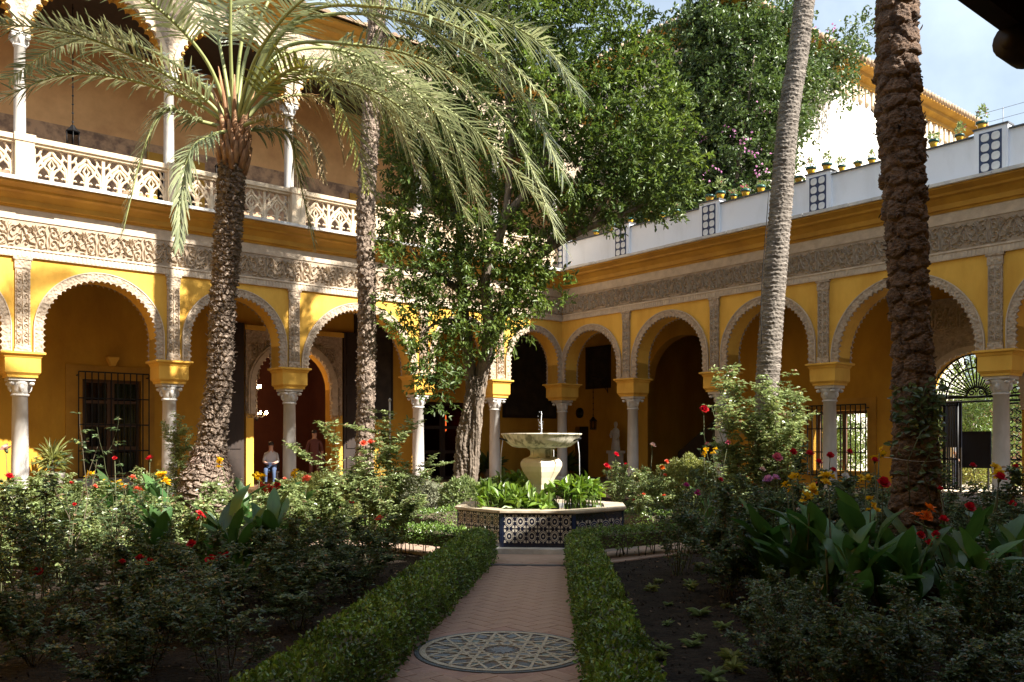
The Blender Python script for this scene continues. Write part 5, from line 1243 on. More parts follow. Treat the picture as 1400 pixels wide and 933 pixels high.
FRN = [ # control points read from the photograph; depths spread round the trunk
 ([S1,(272,130,13.2),(170,72,12.6),(80,42,12.0),(-40,30,11.3)], 105, .62, None, {}),
 ([S1,(265,140,13.4),(170,108,13.2),(80,104,12.8),(-30,150,12.3)], 105, .58, None, {}),
 ([S1,(270,165,13.3),(225,152,13.0),(195,210,12.8),(168,318,12.7)], 80, .42, None, {'gravity':.9,'spread':.45}),
 ([S1,(290,185,13.0),(262,205,12.5),(250,260,12.2),(245,335,12.0)], 70, .36, None, {'gravity':.9,'spread':.4}),
 ([S1,(400,30,12.6),(520,10,11.8),(650,50,11.2),(760,150,10.8)], 105, .74, None, {'gravity':.5,'base':.36}),
 ([S1,(370,110,13.9),(450,100,14.4),(530,150,14.7),(580,250,14.8)], 95, .74, None, {'gravity':.5,'base':.36}),
 ([S1,(270,110,13.6),(180,60,13.9),(90,60,14.1),(10,110,14.3)], 100, .58, None, {}),
 ([S1,(350,178,13.6),(392,182,13.8),(408,240,13.9),(428,330,13.9)], 80, .40, None, {'gravity':.9,'spread':.45}),
 ([S1,(362,120,13.2),(420,92,12.9),(468,150,12.6),(505,262,12.4)], 95, .62, frondy, {'gravity':.45}),
 ([S1,(380,70,13.4),(490,62,13.2),(600,92,13.0),(700,180,12.8),(765,330,12.6)], 120, .74, None, {'gravity':.5,'base':.36}),
 ([S1,(390,20,13.0),(500,-20,12.4),(640,10,12.0),(740,60,11.7),(792,130,11.5)], 120, .74, None, {'gravity':.5,'base':.36}),
 ([S1,(400,110,13.8),(500,120,13.9),(580,180,13.9),(640,300,13.9)], 100, .74, None, {'gravity':.5,'base':.36}),
 ([S1,(400,60,14.4),(520,100,15.0),(640,170,15.4),(750,290,15.6)], 105, .74, None, {'gravity':.5,'base':.36}),
 ([S1,(330,60,13.4),(360,-60,13.4),(440,-150,13.4)], 90, .62, None, {'base':.36}),
 ([S1,(385,45,13.0),(510,20,12.6),(640,70,12.2),(720,140,11.9),(770,240,11.7)], 110, .74, None, {'gravity':.5,'base':.36}),
 ([S1,(380,80,13.9),(470,70,14.3),(560,120,14.6),(620,190,14.8),(660,300,14.9)], 105, .74, None, {'gravity':.5,'base':.36}),
 ([S1,(300,60,13.8),(270,-60,14.2),(180,-140,14.6)], 90, .62, None, {'base':.32}),
 ([S1,(345,50,13.9),(420,-70,14.6),(540,-120,15.2),(650,-60,15.6)], 100, .74, None, {'gravity':.5,'base':.36}),
 ([S1,(315,50,13.0),(318,-80,12.4),(330,-170,11.6)], 90, .62, None, {'base':.32}),
 ([S1,(280,80,13.0),(200,0,12.2),(90,-50,11.4),(-40,-40,10.8)], 100, .6, None, {'base':.32}),
 ([S1,(355,70,12.8),(430,-10,11.8),(540,-30,11.0)], 90, .6, None, {'base':.32}),
 ([S1,(360,110,14.4),(430,80,15.6),(520,110,16.8),(590,190,17.6)], 90, .74, None, {'gravity':.5,'base':.36}),
 ([S1,(352,165,13.2),(390,160,12.9),(425,190,12.7),(440,240,12.6)], 70, .34, frondd, {'gravity':1.0,'spread':.5}),
 ([S1,(345,150,13.8),(410,130,14.1),(450,150,14.2),(470,215,14.2)], 70, .36, frondd, {'gravity':1.0,'spread':.5}),
]
for i, (cp, np_, ll, lm_, kw) in enumerate(FRN): frond(p1, fpx(cp), int(np_*(.92 if np_ > 85 else 1.05)), ll*(1.22 if np_ > 85 else 1.05), 200+i, lm_, **kw)

# --- second palm, 18 m away, head above the picture
def tall_palm(label, d, base_px, pxs, radf, rows, around, amp, m, seed, style, hd, nf=26, nv=500, skip=None, ln=4.2):
    b = Vector((gx(base_px, d), d, 0)); root = empty('date_palm', b, 0, label, 'palm tree')
    pts = [Vector((0,0,0))]+[at(x, y, d)-b for x, y in pxs]+[Vector(hd)-b]
    palm_trunk(root, pts, radf, rows, around, amp, m, seed, 80, nv, style)
    crown(root, Vector(hd)-b, nf, ln, seed, skip=skip)
    return root
tall_palm('tall date palm with grey scarred trunk before the left arcade', 18.0, 497, [(500,560),(502,420),(500,300),(508,150),(516,0)], lambda t: .168-.02*t+.05*np.exp(-(t/.03)**2), 150, 12, .045, palmb, 11, 'scale', Vector((gx(535,18.0), 18.0, 21.5)), nf=16, nv=1100)
tall_palm('slender grey ringed palm leaning right above the rose bushes', 16.2, 1046, [(1048,560),(1054,450),(1066,300),(1078,160),(1100,0)], lambda t: .20+.015*np.sin(t*8), 210, 7, .03, palmg, 12, 'ring', Vector((gx(1150,16.2), 16.2, 17)), nf=18, nv=1300)
tall_palm('thick dark palm trunk with overlapping leaf scars in the right bed', 9.1, 1250, [(1252,640),(1248,500),(1240,350),(1232,180),(1226,0)], lambda t: .192+.06*np.exp(-(t/.06)**2)+.012*np.sin(t*31), 112, 5, .045, palmd, 13, 'scale', Vector((gx(1205,9.1), 9.1, 19.5)), nf=16, nv=1500, ln=3.6)
# ivy sprigs on the thick palm
r = rnd(31); n = 260; px_ = r.uniform(1212,1276,n); py_ = r.choice([545,560,600,560,575,650], n)+r.normal(size=n)*14
P = np.array([tuple(at(a, b, 9.1)) for a, b in zip(px_, py_)]); cen = np.c_[np.full(n, gx(1246,9.1)), np.full(n, 9.1)]
dx = P[:,0]-cen[:,0]; P[:,1] = 9.1-np.sqrt(np.maximum(.27**2-dx**2, .01))-.02
iv = empty('ivy_sprig', (gx(1246,9.1), 8.8, 0), 0, 'thin ivy sprigs clinging to the thick dark palm trunk', 'ivy')
lv_ = leaves('ivy_leaf', P-np.array([gx(1246,9.1),8.8,0]), np.c_[r.normal(size=(n,2))-np.array([0,.4]), r.normal(size=n)*.4], np.tile([0,-1,.6],(n,1))+r.normal(size=(n,3))*.3, .06+.04*r.random(n), .04+.02*r.random(n), lf_rose)
link('foliage', lv_, iv, kind='stuff')
q = MB(); b_ = Vector((gx(1246,9.1), 8.8, 0))
for pts in ([(1255,690),(1240,640),(1262,600),(1238,560),(1246,530)], [(1225,690),(1222,630),(1240,590)]): q.tube([at(x,y,9.1)-b_-Vector((0,.32,0)) for x,y in pts], .006, 5)
q.build('stem', cane, iv)
q = MB(); q.tube([(math.cos(a)*.285, math.sin(a)*.285, at(0,628,9.1).z+.02*math.cos(a*2)) for a in np.linspace(-math.pi, 0, 20)], .004, 5)
tag(q.build('tie_wire', stone, None, loc=(gx(1246,9.1), 9.1, 0)), 'thin wire tied round the thick dark palm trunk', 'wire')

# ------------------------------------------------------------------ big evergreen behind the fountain
TD = 18.8; tb = Vector((gx(634,TD), TD, 0))
tr = empty('evergreen_tree', tb, 0, 'big evergreen tree with forked grey trunk behind the fountain', 'tree')
def loc_(x, y, d): return at(x, y, d)-tb
q = MB()
def trunk_tube(pts, rads, n=14):
    C = bez(pts, 26); rr = np.interp(np.linspace(0,1,26), np.linspace(0,1,len(rads)), rads)
    q.tube(C, list(rr), n)
palm_trunk(tr, [(0,0,-.05), loc_(632,660,TD), loc_(637,600,TD), loc_(646,545,TD), loc_(650,515,TD)], lambda t: .150+.11*np.exp(-(t/.13)**2)-.02*t, 40, 10, .055, bark, 21, 72, 260, 'bark')
palm_trunk(tr, [(.12,-.10,.2), loc_(651,585,TD-.12), loc_(659,525,TD-.1), loc_(672,470,TD), loc_(690,420,TD+.2)], lambda t: .085+.01*np.exp(-(t/.2)**2)-.01*t, 40, 8, .035, bark, 22, 56, 260, 'bark')

limbs = [([(648,545,TD),(640,480,TD),(632,400,TD),(628,300,TD+.3),(622,200,TD+.5)], [.15,.13,.11,.09,.05]),
 ([(655,520,TD),(668,460,TD-.4),(664,380,TD-.8),(690,300,TD-1.0),(700,180,TD-1.2)], [.13,.12,.10,.08,.05]),
 ([(680,445,TD+.1),(706,390,TD),(735,352,TD-.3),(790,318,TD-.6),(860,290,TD-.8),(900,270,TD-.8)], [.13,.10,.09,.08,.05,.03]),
 ([(735,352,TD-.3),(775,300,TD-.5),(800,230,TD-.5),(820,140,TD-.4)], [.08,.07,.05,.03]),
 ([(690,300,TD-1.0),(740,230,TD-1.2),(770,130,TD-1.2),(780,40,TD-1.0)], [.09,.07,.05,.03]),
 ([(628,300,TD+.3),(600,260,TD+.2),(580,200,TD+.2)], [.09,.05,.03]), ([(632,400,TD),(590,370,TD-.5),(560,340,TD-.8)], [.09,.05,.03]),
 ([(636,440,TD),(600,440,TD-.6),(575,460,TD-.9)], [.07,.04,.02]), ([(700,180,TD-1.2),(690,80,TD-1.3),(700,-30,TD-1.2)], [.07,.05,.03]),
 ([(790,318,TD-.6),(830,270,TD-1.0),(850,220,TD-1.2)], [.06,.04,.02]), ([(622,200,TD+.5),(640,80,TD+.6),(650,-40,TD+.6)], [.08,.06,.03])]
q = MB()
for pts, rads in limbs: trunk_tube([loc_(*p_) for p_ in pts], rads, 9)
q.build('limb', bark, tr)
CL = [(760,40,80,70,-1.0),(700,20,70,70,-1.0),(640,20,60,60,.3),(830,70,70,60,-.6),(845,150,75,60,-.7),(880,215,65,50,-.8),(800,210,70,60,-1.0),(760,140,65,60,-1.2),(700,110,60,60,-1.2),(640,110,55,60,.4),
 (905,265,48,28,-.8),(840,275,65,35,-.8),(780,270,55,40,-.7),(735,290,45,40,-.6),(720,210,55,55,-1.1),(920,150,30,30,-.5),(870,100,45,40,-.4),(790,-40,90,50,-.8),(690,-60,90,50,-.8),(620,200,55,60,.4),(590,250,50,50,.2),
 (600,320,60,45,.0),(660,330,55,45,-.6),(700,350,50,40,-.6),(570,370,45,50,-.6),(630,390,60,45,-.5),(690,405,55,40,-.3),(735,395,38,28,-.4),(560,430,36,45,-.7),(610,455,50,38,-.5),(660,445,45,35,-.6),(585,500,32,34,-.8),(605,530,22,26,-.9),(700,440,30,26,-.4),(545,330,30,40,-.4),(720,365,30,30,-.8),(650,270,55,45,-.2),(545,290,28,30,.1),
 (700,-110,95,60,-.6),(800,-110,90,60,-.6),(640,-70,70,60,.2),(740,-190,100,60,-.4),(650,-170,80,60,.1),(740,-260,80,50,-.2),(590,150,45,55,.5),(560,230,36,45,.4),(600,60,50,50,.6),(545,180,30,40,.6)]
r = rnd(55); PP = []; DD = []; 
for cx, cy, rx, ry, dd in CL:
    c_ = np.array(tuple(loc_(cx, cy, TD+dd))); mx_ = rx/F*TD; mz = ry/F*TD
    ns = int((185 if cy < 300 else 125)*mx_*mz)+14                       # sprays of leaves
    D = rdir(r, ns); rad = r.random(ns)**.45
    S = c_+D*rad[:,None]*np.array([mx_, (mx_+mz)*.55, mz])*1.08
    nl = 15
    sd = unit(D*.8+r.normal(size=(ns,3))*.6+np.array([.1,-.15,.25]))
    t = r.random((ns,nl,1)); base = S[:,None,:]+sd[:,None,:]*t*.34+r.normal(size=(ns,nl,3))*.03
    dirs = sd[:,None,:]*.7+r.normal(size=(ns,nl,3))*.65
    PP.append(base.reshape(-1,3)); DD.append(dirs.reshape(-1,3))
PP = np.concatenate(PP); DD = np.concatenate(DD); n = len(PP)
print('tree leaves', n)
link('crown', leaves('crown', PP, DD, np.tile([.2,-.2,1.],(n,1))+r.normal(size=(n,3))*.6, .095+.05*r.random(n), .038+.018*r.random(n), lf_tree, fold=.15, droop=.12), tr, kind='stuff')

# ------------------------------------------------------------------ bougainvillea over the terrace house corner
hc = Rw(3.8, -4.5, 7.46); bo = empty('bougainvillea', hc, 0, 'huge bougainvillea with sparse magenta bracts climbing over the terrace house corner', 'climber')
def bl(s, o_, z): return Rw(s, o_, z)-hc
BCL = []
r = rnd(66)
for s_, o_, z, rad in [(3.6,-4.2,9.5,1.1),(2.4,-4.1,9.6,1.1),(1.2,-4.1,9.4,1.0),(.0,-4.2,9.6,1.0),(3.9,-4.3,11.4,1.3),(2.6,-4.0,11.6,1.3),(1.4,-4.1,11.4,1.2),(.4,-4.2,11.2,1.0),(3.9,-4.3,13.3,1.4),(2.6,-4.0,13.5,1.4),(1.5,-4.1,13.2,1.2),(3.9,-4.2,15.2,1.4),(2.8,-4.0,15.4,1.3),(4.2,-5.5,9.4,1.0),(4.3,-5.8,10.8,.9),(4.4,-5.6,12.4,1.4),(4.4,-6.3,13.8,1.2),(4.3,-5.6,15.3,1.4),(4.3,-7.4,14.8,1.2),(3.6,-4.6,16.6,1.2),(4.0,-6.8,16.4,1.1),(2.6,-4.2,16.4,.9),(4.4,-9.8,16.0,.8),(4.6,-10.6,16.8,.5),(4.7,-11.4,17.6,.4),(4.6,-10.2,15.0,.5),(3.4,-3.6,8.4,.7),(2.2,-3.7,8.4,.7),(1.0,-3.8,8.4,.7)]:
    BCL.append((np.array(tuple(bl(s_, o_, z))), rad))
PP = []; DD = []
for c_, rad in BCL:
    ns = int(150*rad*rad); D = rdir(r, ns); S = c_+D*(r.random(ns)**.4)[:,None]*rad; nl = 11
    sd = unit(D+r.normal(size=(ns,3))*.5+np.array([-.1,-.4,-.1])); t = r.random((ns,nl,1))
    PP.append((S[:,None,:]+sd[:,None,:]*t*.55+r.normal(size=(ns,nl,3))*.05).reshape(-1,3)); DD.append((sd[:,None,:]*.5+r.normal(size=(ns,nl,3))*.7).reshape(-1,3))
PP = np.concatenate(PP); DD = np.concatenate(DD); n = len(PP); print('bougainvillea leaves', n)
link('foliage', leaves('foliage', PP, DD, np.tile([-.2,-.5,.8],(n,1))+r.normal(size=(n,3))*.6, .13+.06*r.random(n), .075+.03*r.random(n), lf_bou), bo, kind='stuff')
PP = []
for cx, cy, dep in [(935,190,29.5),(960,185,29.2),(1000,180,28.4),(1040,150,28.6),(1042,235,27.5),(970,240,28.5),(1035,210,27.8),(985,10,30),(1018,190,28),(1130,40,30)]:
    c_ = np.array(tuple(at(cx, cy, dep)-hc)); PP.append(c_+r.normal(size=(10,3))*np.array([.16,.16,.16]))
PP = np.concatenate(PP); n = len(PP)
link('bract', leaves('bract', PP, rdir(r,n), rdir(r,n), .09, .08, PET['lilac'], fold=.3), bo, kind='stuff')
q = MB()
for i in range(9):
    s0 = r.uniform(.5,4.0); pts = [bl(s0, -4.2, 7.46), bl(s0+r.normal()*.4, -4.15, 9.5), bl(s0+r.normal()*.7, -4.1, 12), bl(s0+r.normal()*.9, -4.1, 14.5)]; q.tube(bez(pts, 14), [.07*(1-.6*k/13) for k in range(14)], 6)
q.build('stem', bark, bo)
# trailing shoots against the sky
# ------------------------------------------------------------------ garden beyond the gate
def garden_tree(px_, d, h, rad, seed, label):
    b = Vector((gx(px_,d), d, 0)); root = empty('garden_tree', b, 0, label, 'tree'); r = rnd(seed); q = MB()
    q.tube([(0,0,0),(.1,.05,h*.3),(.0,.1,h*.6)], [.12,.10,.06], 8); q.build('trunk', bark, root)
    PP = []; DD = []
    for k in range(26):
        c_ = r.normal(size=3)*np.array([rad*.5,rad*.5,h*.22])+np.array([0,0,h*.55]); ns = 26; D = rdir(r, ns); S = c_+D*r.random((ns,1))**.5*rad*.42
        PP.append((S[:,None,:]+r.normal(size=(ns,8,3))*.1).reshape(-1,3)); DD.append(r.normal(size=(ns*8,3)))
    PP = np.concatenate(PP); PP[:,2] = np.maximum(PP[:,2], .1); n = len(PP)
    link('crown', leaves('crown', PP, np.concatenate(DD), np.tile([0,-.3,1.],(n,1))+r.normal(size=(n,3))*.6, .14+.06*r.random(n), .06, lf_tree), root, kind='stuff')
garden_tree(1330, 33, 4.6, 1.7, 1, 'leafy tree in the garden seen through the gate')
garden_tree(1362, 36, 5.5, 2.0, 2, 'taller leafy tree further off beyond the gate')
garden_tree(1300, 38, 6.5, 2.2, 3, 'tall sunlit tree beyond the gate fanlight')
garden_tree(1150, 33, 3.6, 1.6, 4, 'garden tree seen through the grilled window')
p = at(1345, 650, 31); blob_shrub('garden_shrub', (p.x,p.y,.5), 1.6, .8, .6, 5000, .13, lf_lime, 11, 'low bright shrub behind the iron gate')
gw = MB(); gw.box(-20, 6, -.2, .2, 0, 3.4); tag(gw.build('garden_wall', pinkw, None, loc=Rw(9, -20, 0), rot=(0,0,ROT_R)), 'sunlit pink garden wall far beyond the gate', 'wall')
gp = MB(); gp.box(-16, -4, -18, -4.42, -.05, .02); tag(gp.build('garden_ground', M('pale_gravel', (.55,.48,.38), (.44,.38,.3), scale=6, rough=.95), None, loc=CN, rot=(0,0,ROT_R)), kind='structure')
# ------------------------------------------------------------------ pots on the parapet
pt = MB(); pt.lathe([(.075,0),(.10,.10),(.125,.17)], 18); POT = pt.mesh('pot_body', poty)
pt = MB(); pt.lathe([(.128,.165),(.145,.17),(.150,.20),(.145,.235),(.125,.235),(.12,.215),(.0,.215)], 18); PRIM = pt.mesh('pot_rim', potg)
GER = []
for k in range(4):
    r = rnd(300+k); n = 70; D = rdir(r,n); D[:,2] = np.abs(D[:,2]); P = D*np.array([.13,.13,.17])*(.4+.6*r.random((n,1)))+np.array([0,0,.24])
    GER.append(leaves('pot_plant', P, D+r.normal(size=(n,3))*.5, np.tile([0,0,1.],(n,1))+r.normal(size=(n,3))*.4, .06+.03*r.random(n), .05, [lf_rosel, PET['pink']], (r.random(n) < (.14 if k % 2 else .03)).astype(int)))
ss = []
for x in (1276,1312,1342,1192,1173,1151,1130,1109,1092,1075,1040,1019,1003,985,970,925,905,885,862,838,815):
    u = (x-700)/F; oo = .10; ss.append((CN.x+NR.x*oo-u*(CN.y+NR.y*oo))/(u*DR.y-DR.x))
random.seed(9)
for s in sorted(ss):
    on_post = min(abs(s-p_) for p_ in PR) < .38
    e_ = empty('flower_pot', Rw(s, .10, ZL1+(1.095 if on_post else .975)), random.uniform(0,6), 'yellow glazed pot with dark green rim and small geranium on the white parapet', 'flower pot', 'pots along the white parapet')
    sc_ = random.uniform(.68,.98); e_.scale = (sc_, sc_, sc_*random.uniform(.9,1.1)); e_.rotation_euler.x = random.uniform(-.05,.05); link('pot_body', POT, e_); link('pot_rim', PRIM, e_); link('geranium', random.choice(GER), e_, scl=(random.uniform(.7,1.4), random.uniform(.7,1.4), random.uniform(.5,1.7)), kind='stuff')
# rail wire above the parapet
q = MB(); 
for z in (.30, .52): q.tube([(-13.6,-.05,ZL1+1+z), (-23.4,-.05,ZL1+1+z)], .005, 5)
for x in (-14.2,-17,-20,-23): q.tube([(x,-.05,ZL1+.9),(x,-.05,ZL1+1.54)], .008, 6)
tag(q.build('terrace_railing', stone, None, loc=CN, rot=(0,0,ROT_R)), 'thin grey wire railing behind the white terrace parapet', 'railing')
pg = Rw(13.3, -1.0, ZL1); blob_shrub('terrace_shrub', (pg.x, pg.y, 0), .6, .5, .55, 1600, .07, lf_lime, 21, 'pale shrub growing on the terrace behind the flower pots')
bpy.data.objects['terrace_shrub'].location.z = ZL1+.45

# ------------------------------------------------------------------ lanterns, paintings, statue
def lantern(loc, drop, label, rz=0, s=1.0):
    e_ = empty('hanging_lantern', loc, rz, label, 'lantern')
    q = MB(); q.tube([(0,0,.62*s),(0,0,.62*s+drop)], .012, 6)
    for z in np.arange(.7*s, .62*s+drop, .22): q.lathe([(.0,-.05),(.03,0),(.0,.05)], 6, (0,0,z))
    q.build('chain', iron, e_)
    q = MB(); q.lathe([(.15*s,.0),(.17*s,.03),(.15*s,.05)], 6, sm=False); q.lathe([(.17*s,.42*s),(.19*s,.44*s),(.10*s,.52*s),(.05*s,.60*s),(.0,.64*s)], 6, sm=False)
    for i in range(6): a = i*math.pi/3; q.tube([(math.cos(a)*.15*s, math.sin(a)*.15*s, .04), (math.cos(a)*.165*s, math.sin(a)*.165*s, .43*s)], .010, 5)
    q.build('cage', iron, e_)
    q = MB(); q.lathe([(.135*s,.05),(.15*s,.42*s)], 6, sm=False); q.build('glass', gl, e_)
lantern(Lw(15.0, -1.9, 9.05), 3.05, 'black hanging lantern over the sunny end of the balcony')
lantern(Lw(11.2, -1.9, 8.95), 3.15, 'black hanging lantern over the shaded end of the balcony')
lantern(Rw(-1.7, -3.2, 2.15), 1.45, 'black hanging lantern on a wall bracket in the corner arcade', s=.8)
q = MB(); q.tube([(0,0,0),(0,.85,0)], .018, 6); q.tube([(0,0,-.55),(0,.55,0)], .014, 6); q.tube([(0,0,-.6),(0,0,.05)], .016, 6)
tag(q.build('lantern_bracket', iron, None, loc=Rw(-1.7, -3.99, 4.18), rot=(0,0,ROT_R)), 'triangular iron wall bracket holding the corner lantern', 'bracket')
def painting(frame_fn, rot, s, z0, z1, wd, o_, cm, label, fw=.12):
    e_ = empty('painting', frame_fn(s, o_, z0), rot, label, 'painting'); h = z1-z0
    q = MB(); q.box(-wd/2+fw, wd/2-fw, .0, .03, fw, h-fw); q.build('canvas', cm, e_)
    q = MB(); q.box(-wd/2, -wd/2+fw, 0, .07, 0, h); q.box(wd/2-fw, wd/2, 0, .07, 0, h); q.box(-wd/2+fw, wd/2-fw, 0, .065, 0, fw); q.box(-wd/2+fw, wd/2-fw, 0, .065, h-fw, h); q.build('frame', wood, e_)
painting(Lw, ROT_L, -1.95, 2.62, 5.9, 2.75, -3.995, canvas, 'huge dark painting on the corner wall behind the fountain')
painting(Rw, ROT_R, -2.2, 3.78, 5.45, 1.35, -3.995, canvas, 'dark upright painting above the wall lantern in the corner')
painting(Rw, ROT_R, 2.2, 3.55, 4.95, 1.7, -9.55, canvasb, 'brown landscape painting over the dark staircase')
painting(Lw, ROT_L, 5.1, 2.45, 6.2, 1.5, -3.995, canvas, 'tall dark tapestry in a thin frame left of the glazed door', .06)
# statue by the stair arch
sx_ = Rw(-.75, -3.45, FL); e_ = empty('statue', sx_, ROT_R, 'pale marble statue of a robed figure on a pedestal by the stair arch', 'statue')
q = MB(); q.box(-.26,.26,-.26,.26,0,.10); q.box(-.20,.20,-.20,.20,.10,.95); q.box(-.25,.25,-.25,.25,.95,1.05); q.build('pedestal', marble, e_)
q = MB(); q.lathe([(.17,1.05),(.20,1.10),(.17,1.35),(.145,1.55),(.17,1.70),(.175,1.80),(.10,1.88),(.055,1.91),(.05,1.94),(.075,1.99),(.085,2.05),(.075,2.11),(.03,2.145)], 16, sy=.72)
q.tube([(.15,.03,1.80),(.20,.08,1.62),(.10,.15,1.55)], [.055,.045,.035], 8); q.tube([(-.15,.03,1.80),(-.20,.05,1.60),(-.14,.12,1.45)], [.055,.045,.035], 8); q.build('figure', marble, e_)
# dark boards and lamp inside the gate
for (xa, xb, ya, yb, d_, lab) in ((1297,1311,548,612,24.6,'narrow black notice panel hanging inside the gate'), (1314,1346,590,640,25.4,'square black board standing inside the gate')):
    a = at(xa, ya, d_); b = at(xb, yb, d_); e_ = empty('notice_board', ((a.x+b.x)/2, d_, FL if d_ > 25 else 0), -.9, lab, 'board'); hw = (b.x-a.x)/2*1.5; z0 = e_.location.z
    q = MB(); q.box(-hw, hw, -.03, .03, b.z-z0, a.z-z0); q.build('panel', board, e_)
    q = MB(); 
    for x in (-hw*.8, hw*.8): q.box(x-.02, x+.02, .03, .07, 0, a.z-z0-.02)
    q.build('post', iron, e_)
# chandeliers glowing in the room behind the carved doorway
def chandelier(loc, n, R_c, label, m):
    e_ = empty('chandelier', loc, 0, label, 'chandelier'); q = MB(); q.tube([(0,0,-.15),(0,0,6.95-loc[2])], .015, 6); q.lathe([(.02,-.2),(.06,-.12),(.03,0),(.05,.1),(.02,.2)], 10)
    for i in range(n): a = i*2*math.pi/n; q.tube([(0,0,0),(math.cos(a)*R_c*.5,math.sin(a)*R_c*.5,-.08),(math.cos(a)*R_c,math.sin(a)*R_c,.02)], .012, 6)
    q.build('arms', iron, e_)
    for i in range(n):
        a = i*2*math.pi/n; b_ = MB(); b_.lathe([(.022,.0),(.03,.05),(.012,.10)], 8); b_.build('bulb', m, e_, loc=(math.cos(a)*R_c, math.sin(a)*R_c, .04))
    ld = bpy.data.lights.new('chandelier_light', 'POINT'); ld.energy = 9; ld.color = (1,.55,.25); ld.shadow_soft_size = .2
    lo2 = bpy.data.objects.new('chandelier_light', ld); COL.objects.link(lo2); lo2.parent = e_; lo2.location = (0,0,.12)
    return e_
chandelier(at(347,532,28.9), 5, .22, 'small upper chandelier with lit bulbs in the red room', flame)
chandelier(at(351,568,29.2), 7, .34, 'wider lower chandelier with lit bulbs in the red room', flame)
q = MB(); q.lathe([(.10,0),(.13,.04),(.12,.62),(.08,.64)], 12); tag(q.build('red_window_glow', flamer, None, loc=at(606,590,34.2)), 'soft red window glow behind the glazed door', 'lamp')  # glowing body added to stand in for the lit red window pane
# potted yucca by the left back wall
yp = Lw(15.2, -3.2, FL); e_ = empty('potted_yucca', yp, 0, 'spiky yucca in a grey pot by the yellow wall', 'potted plant')
q = MB(); q.lathe([(.20,0),(.24,.25),(.29,.48),(.31,.50),(.31,.56),(.26,.56),(.25,.50),(0,.50)], 20); q.build('pot', terra, e_)
q = MB(); q.tube([(0,0,.48),(.02,0,.9)], [.05,.04], 8); q.build('stem', twig, e_)
r = rnd(5); n = 95; a = r.random(n)*6.28; el = r.uniform(-.5,1.45,n); D = np.c_[np.cos(a)*np.cos(el), np.sin(a)*np.cos(el), np.sin(el)]
link('foliage', leaves('foliage', np.c_[np.zeros((n,2)), .70+.35*r.random(n)], D, np.tile([0,0,1.],(n,1))+r.normal(size=(n,3))*.2, .48+.15*r.random(n), .045, lf_lime, droop=.12), e_, kind='stuff')
# dark potted plants in the corner
for k, (s_, o_) in enumerate(((.55,-3.4),(-3.2,-3.3))):
    e_ = empty('potted_fern', Lw(s_, o_, FL), 0, ('dark potted fern left of the corner column','dark potted fern under the huge painting')[k], 'potted plant')
    q = MB(); q.lathe([(.16,0),(.22,.34),(.23,.38),(.19,.38),(0,.34)], 16); q.build('pot', terra, e_)
    r = rnd(15+k); n = 120; a = r.random(n)*6.28; el = r.uniform(0,1.4,n); D = np.c_[np.cos(a)*np.cos(el), np.sin(a)*np.cos(el), np.sin(el)]
    link('foliage', leaves('foliage', np.c_[np.zeros((n,2)), np.full(n,.36)], D, np.tile([0,0,1.],(n,1)), .5+.35*r.random(n), .09, lf_tree, droop=.3), e_, kind='stuff')
# cables
q = MB(); q.tube(bez([at(1051,262,15.7), at(1046,330,15.7), at(1041,400,15.7), at(1041,470,15.7)], 12), .008, 5); tag(q.build('thin_cable', iron, None), 'thin black cable hanging beside the slender grey palm', 'cable')

# ------------------------------------------------------------------ people
def person(loc, rz, joints, edges, rads, paint, label, hairp):
    me = bpy.data.meshes.new('body'); me.from_pydata([Vector(j) for j in joints], edges, [])
    o_ = bpy.data.objects.new('tmp', me); COL.objects.link(o_)
    sk = o_.modifiers.new('s', 'SKIN'); sb = o_.modifiers.new('u', 'SUBSURF'); sb.levels = 2
    for i, rd in enumerate(rads): me.skin_vertices[0].data[i].radius = rd if hasattr(rd, '__len__') else (rd, rd)
    me.skin_vertices[0].data[0].use_root = True
    dg_ = bpy.context.evaluated_depsgraph_get(); ev = bpy.data.meshes.new_from_object(o_.evaluated_get(dg_))
    bpy.data.objects.remove(o_)
    ms, fn = paint; ev.materials.clear()
    for m_ in ms: ev.materials.append(m_)
    for p_ in ev.polygons: p_.material_index = fn(p_.center); p_.use_smooth = True
    root = tag(link('person', ev, None, loc=loc, rot=(0,0,rz)), label, 'person')
    q = MB(); hx, hy, hz = hairp
    vs = []
    q.lathe([(.080,.0),(.094,.04),(.088,.08),(.055,.11),(.0,.12)], 14, (hx, hy+.012, hz), sy=1.12); q.build('hair', hair, root)
    q = MB(); 
    for sx in (-1,1): q.lathe([(0,-.008),(.009,0),(0,.008)], 6, (hx+sx*.032, hy-.098, hz-.005)); 
    q.build('eye', hair, root)
    q = MB(); q.lathe([(.004,.02),(.012,-.02),(.0,-.03)], 6, (hx, hy-.108, hz-.02)); q.tube([(hx-.025,hy-.095,hz-.065),(hx+.025,hy-.095,hz-.065)], .005, 5); q.build('nose_and_mouth', skin, root)
    return root
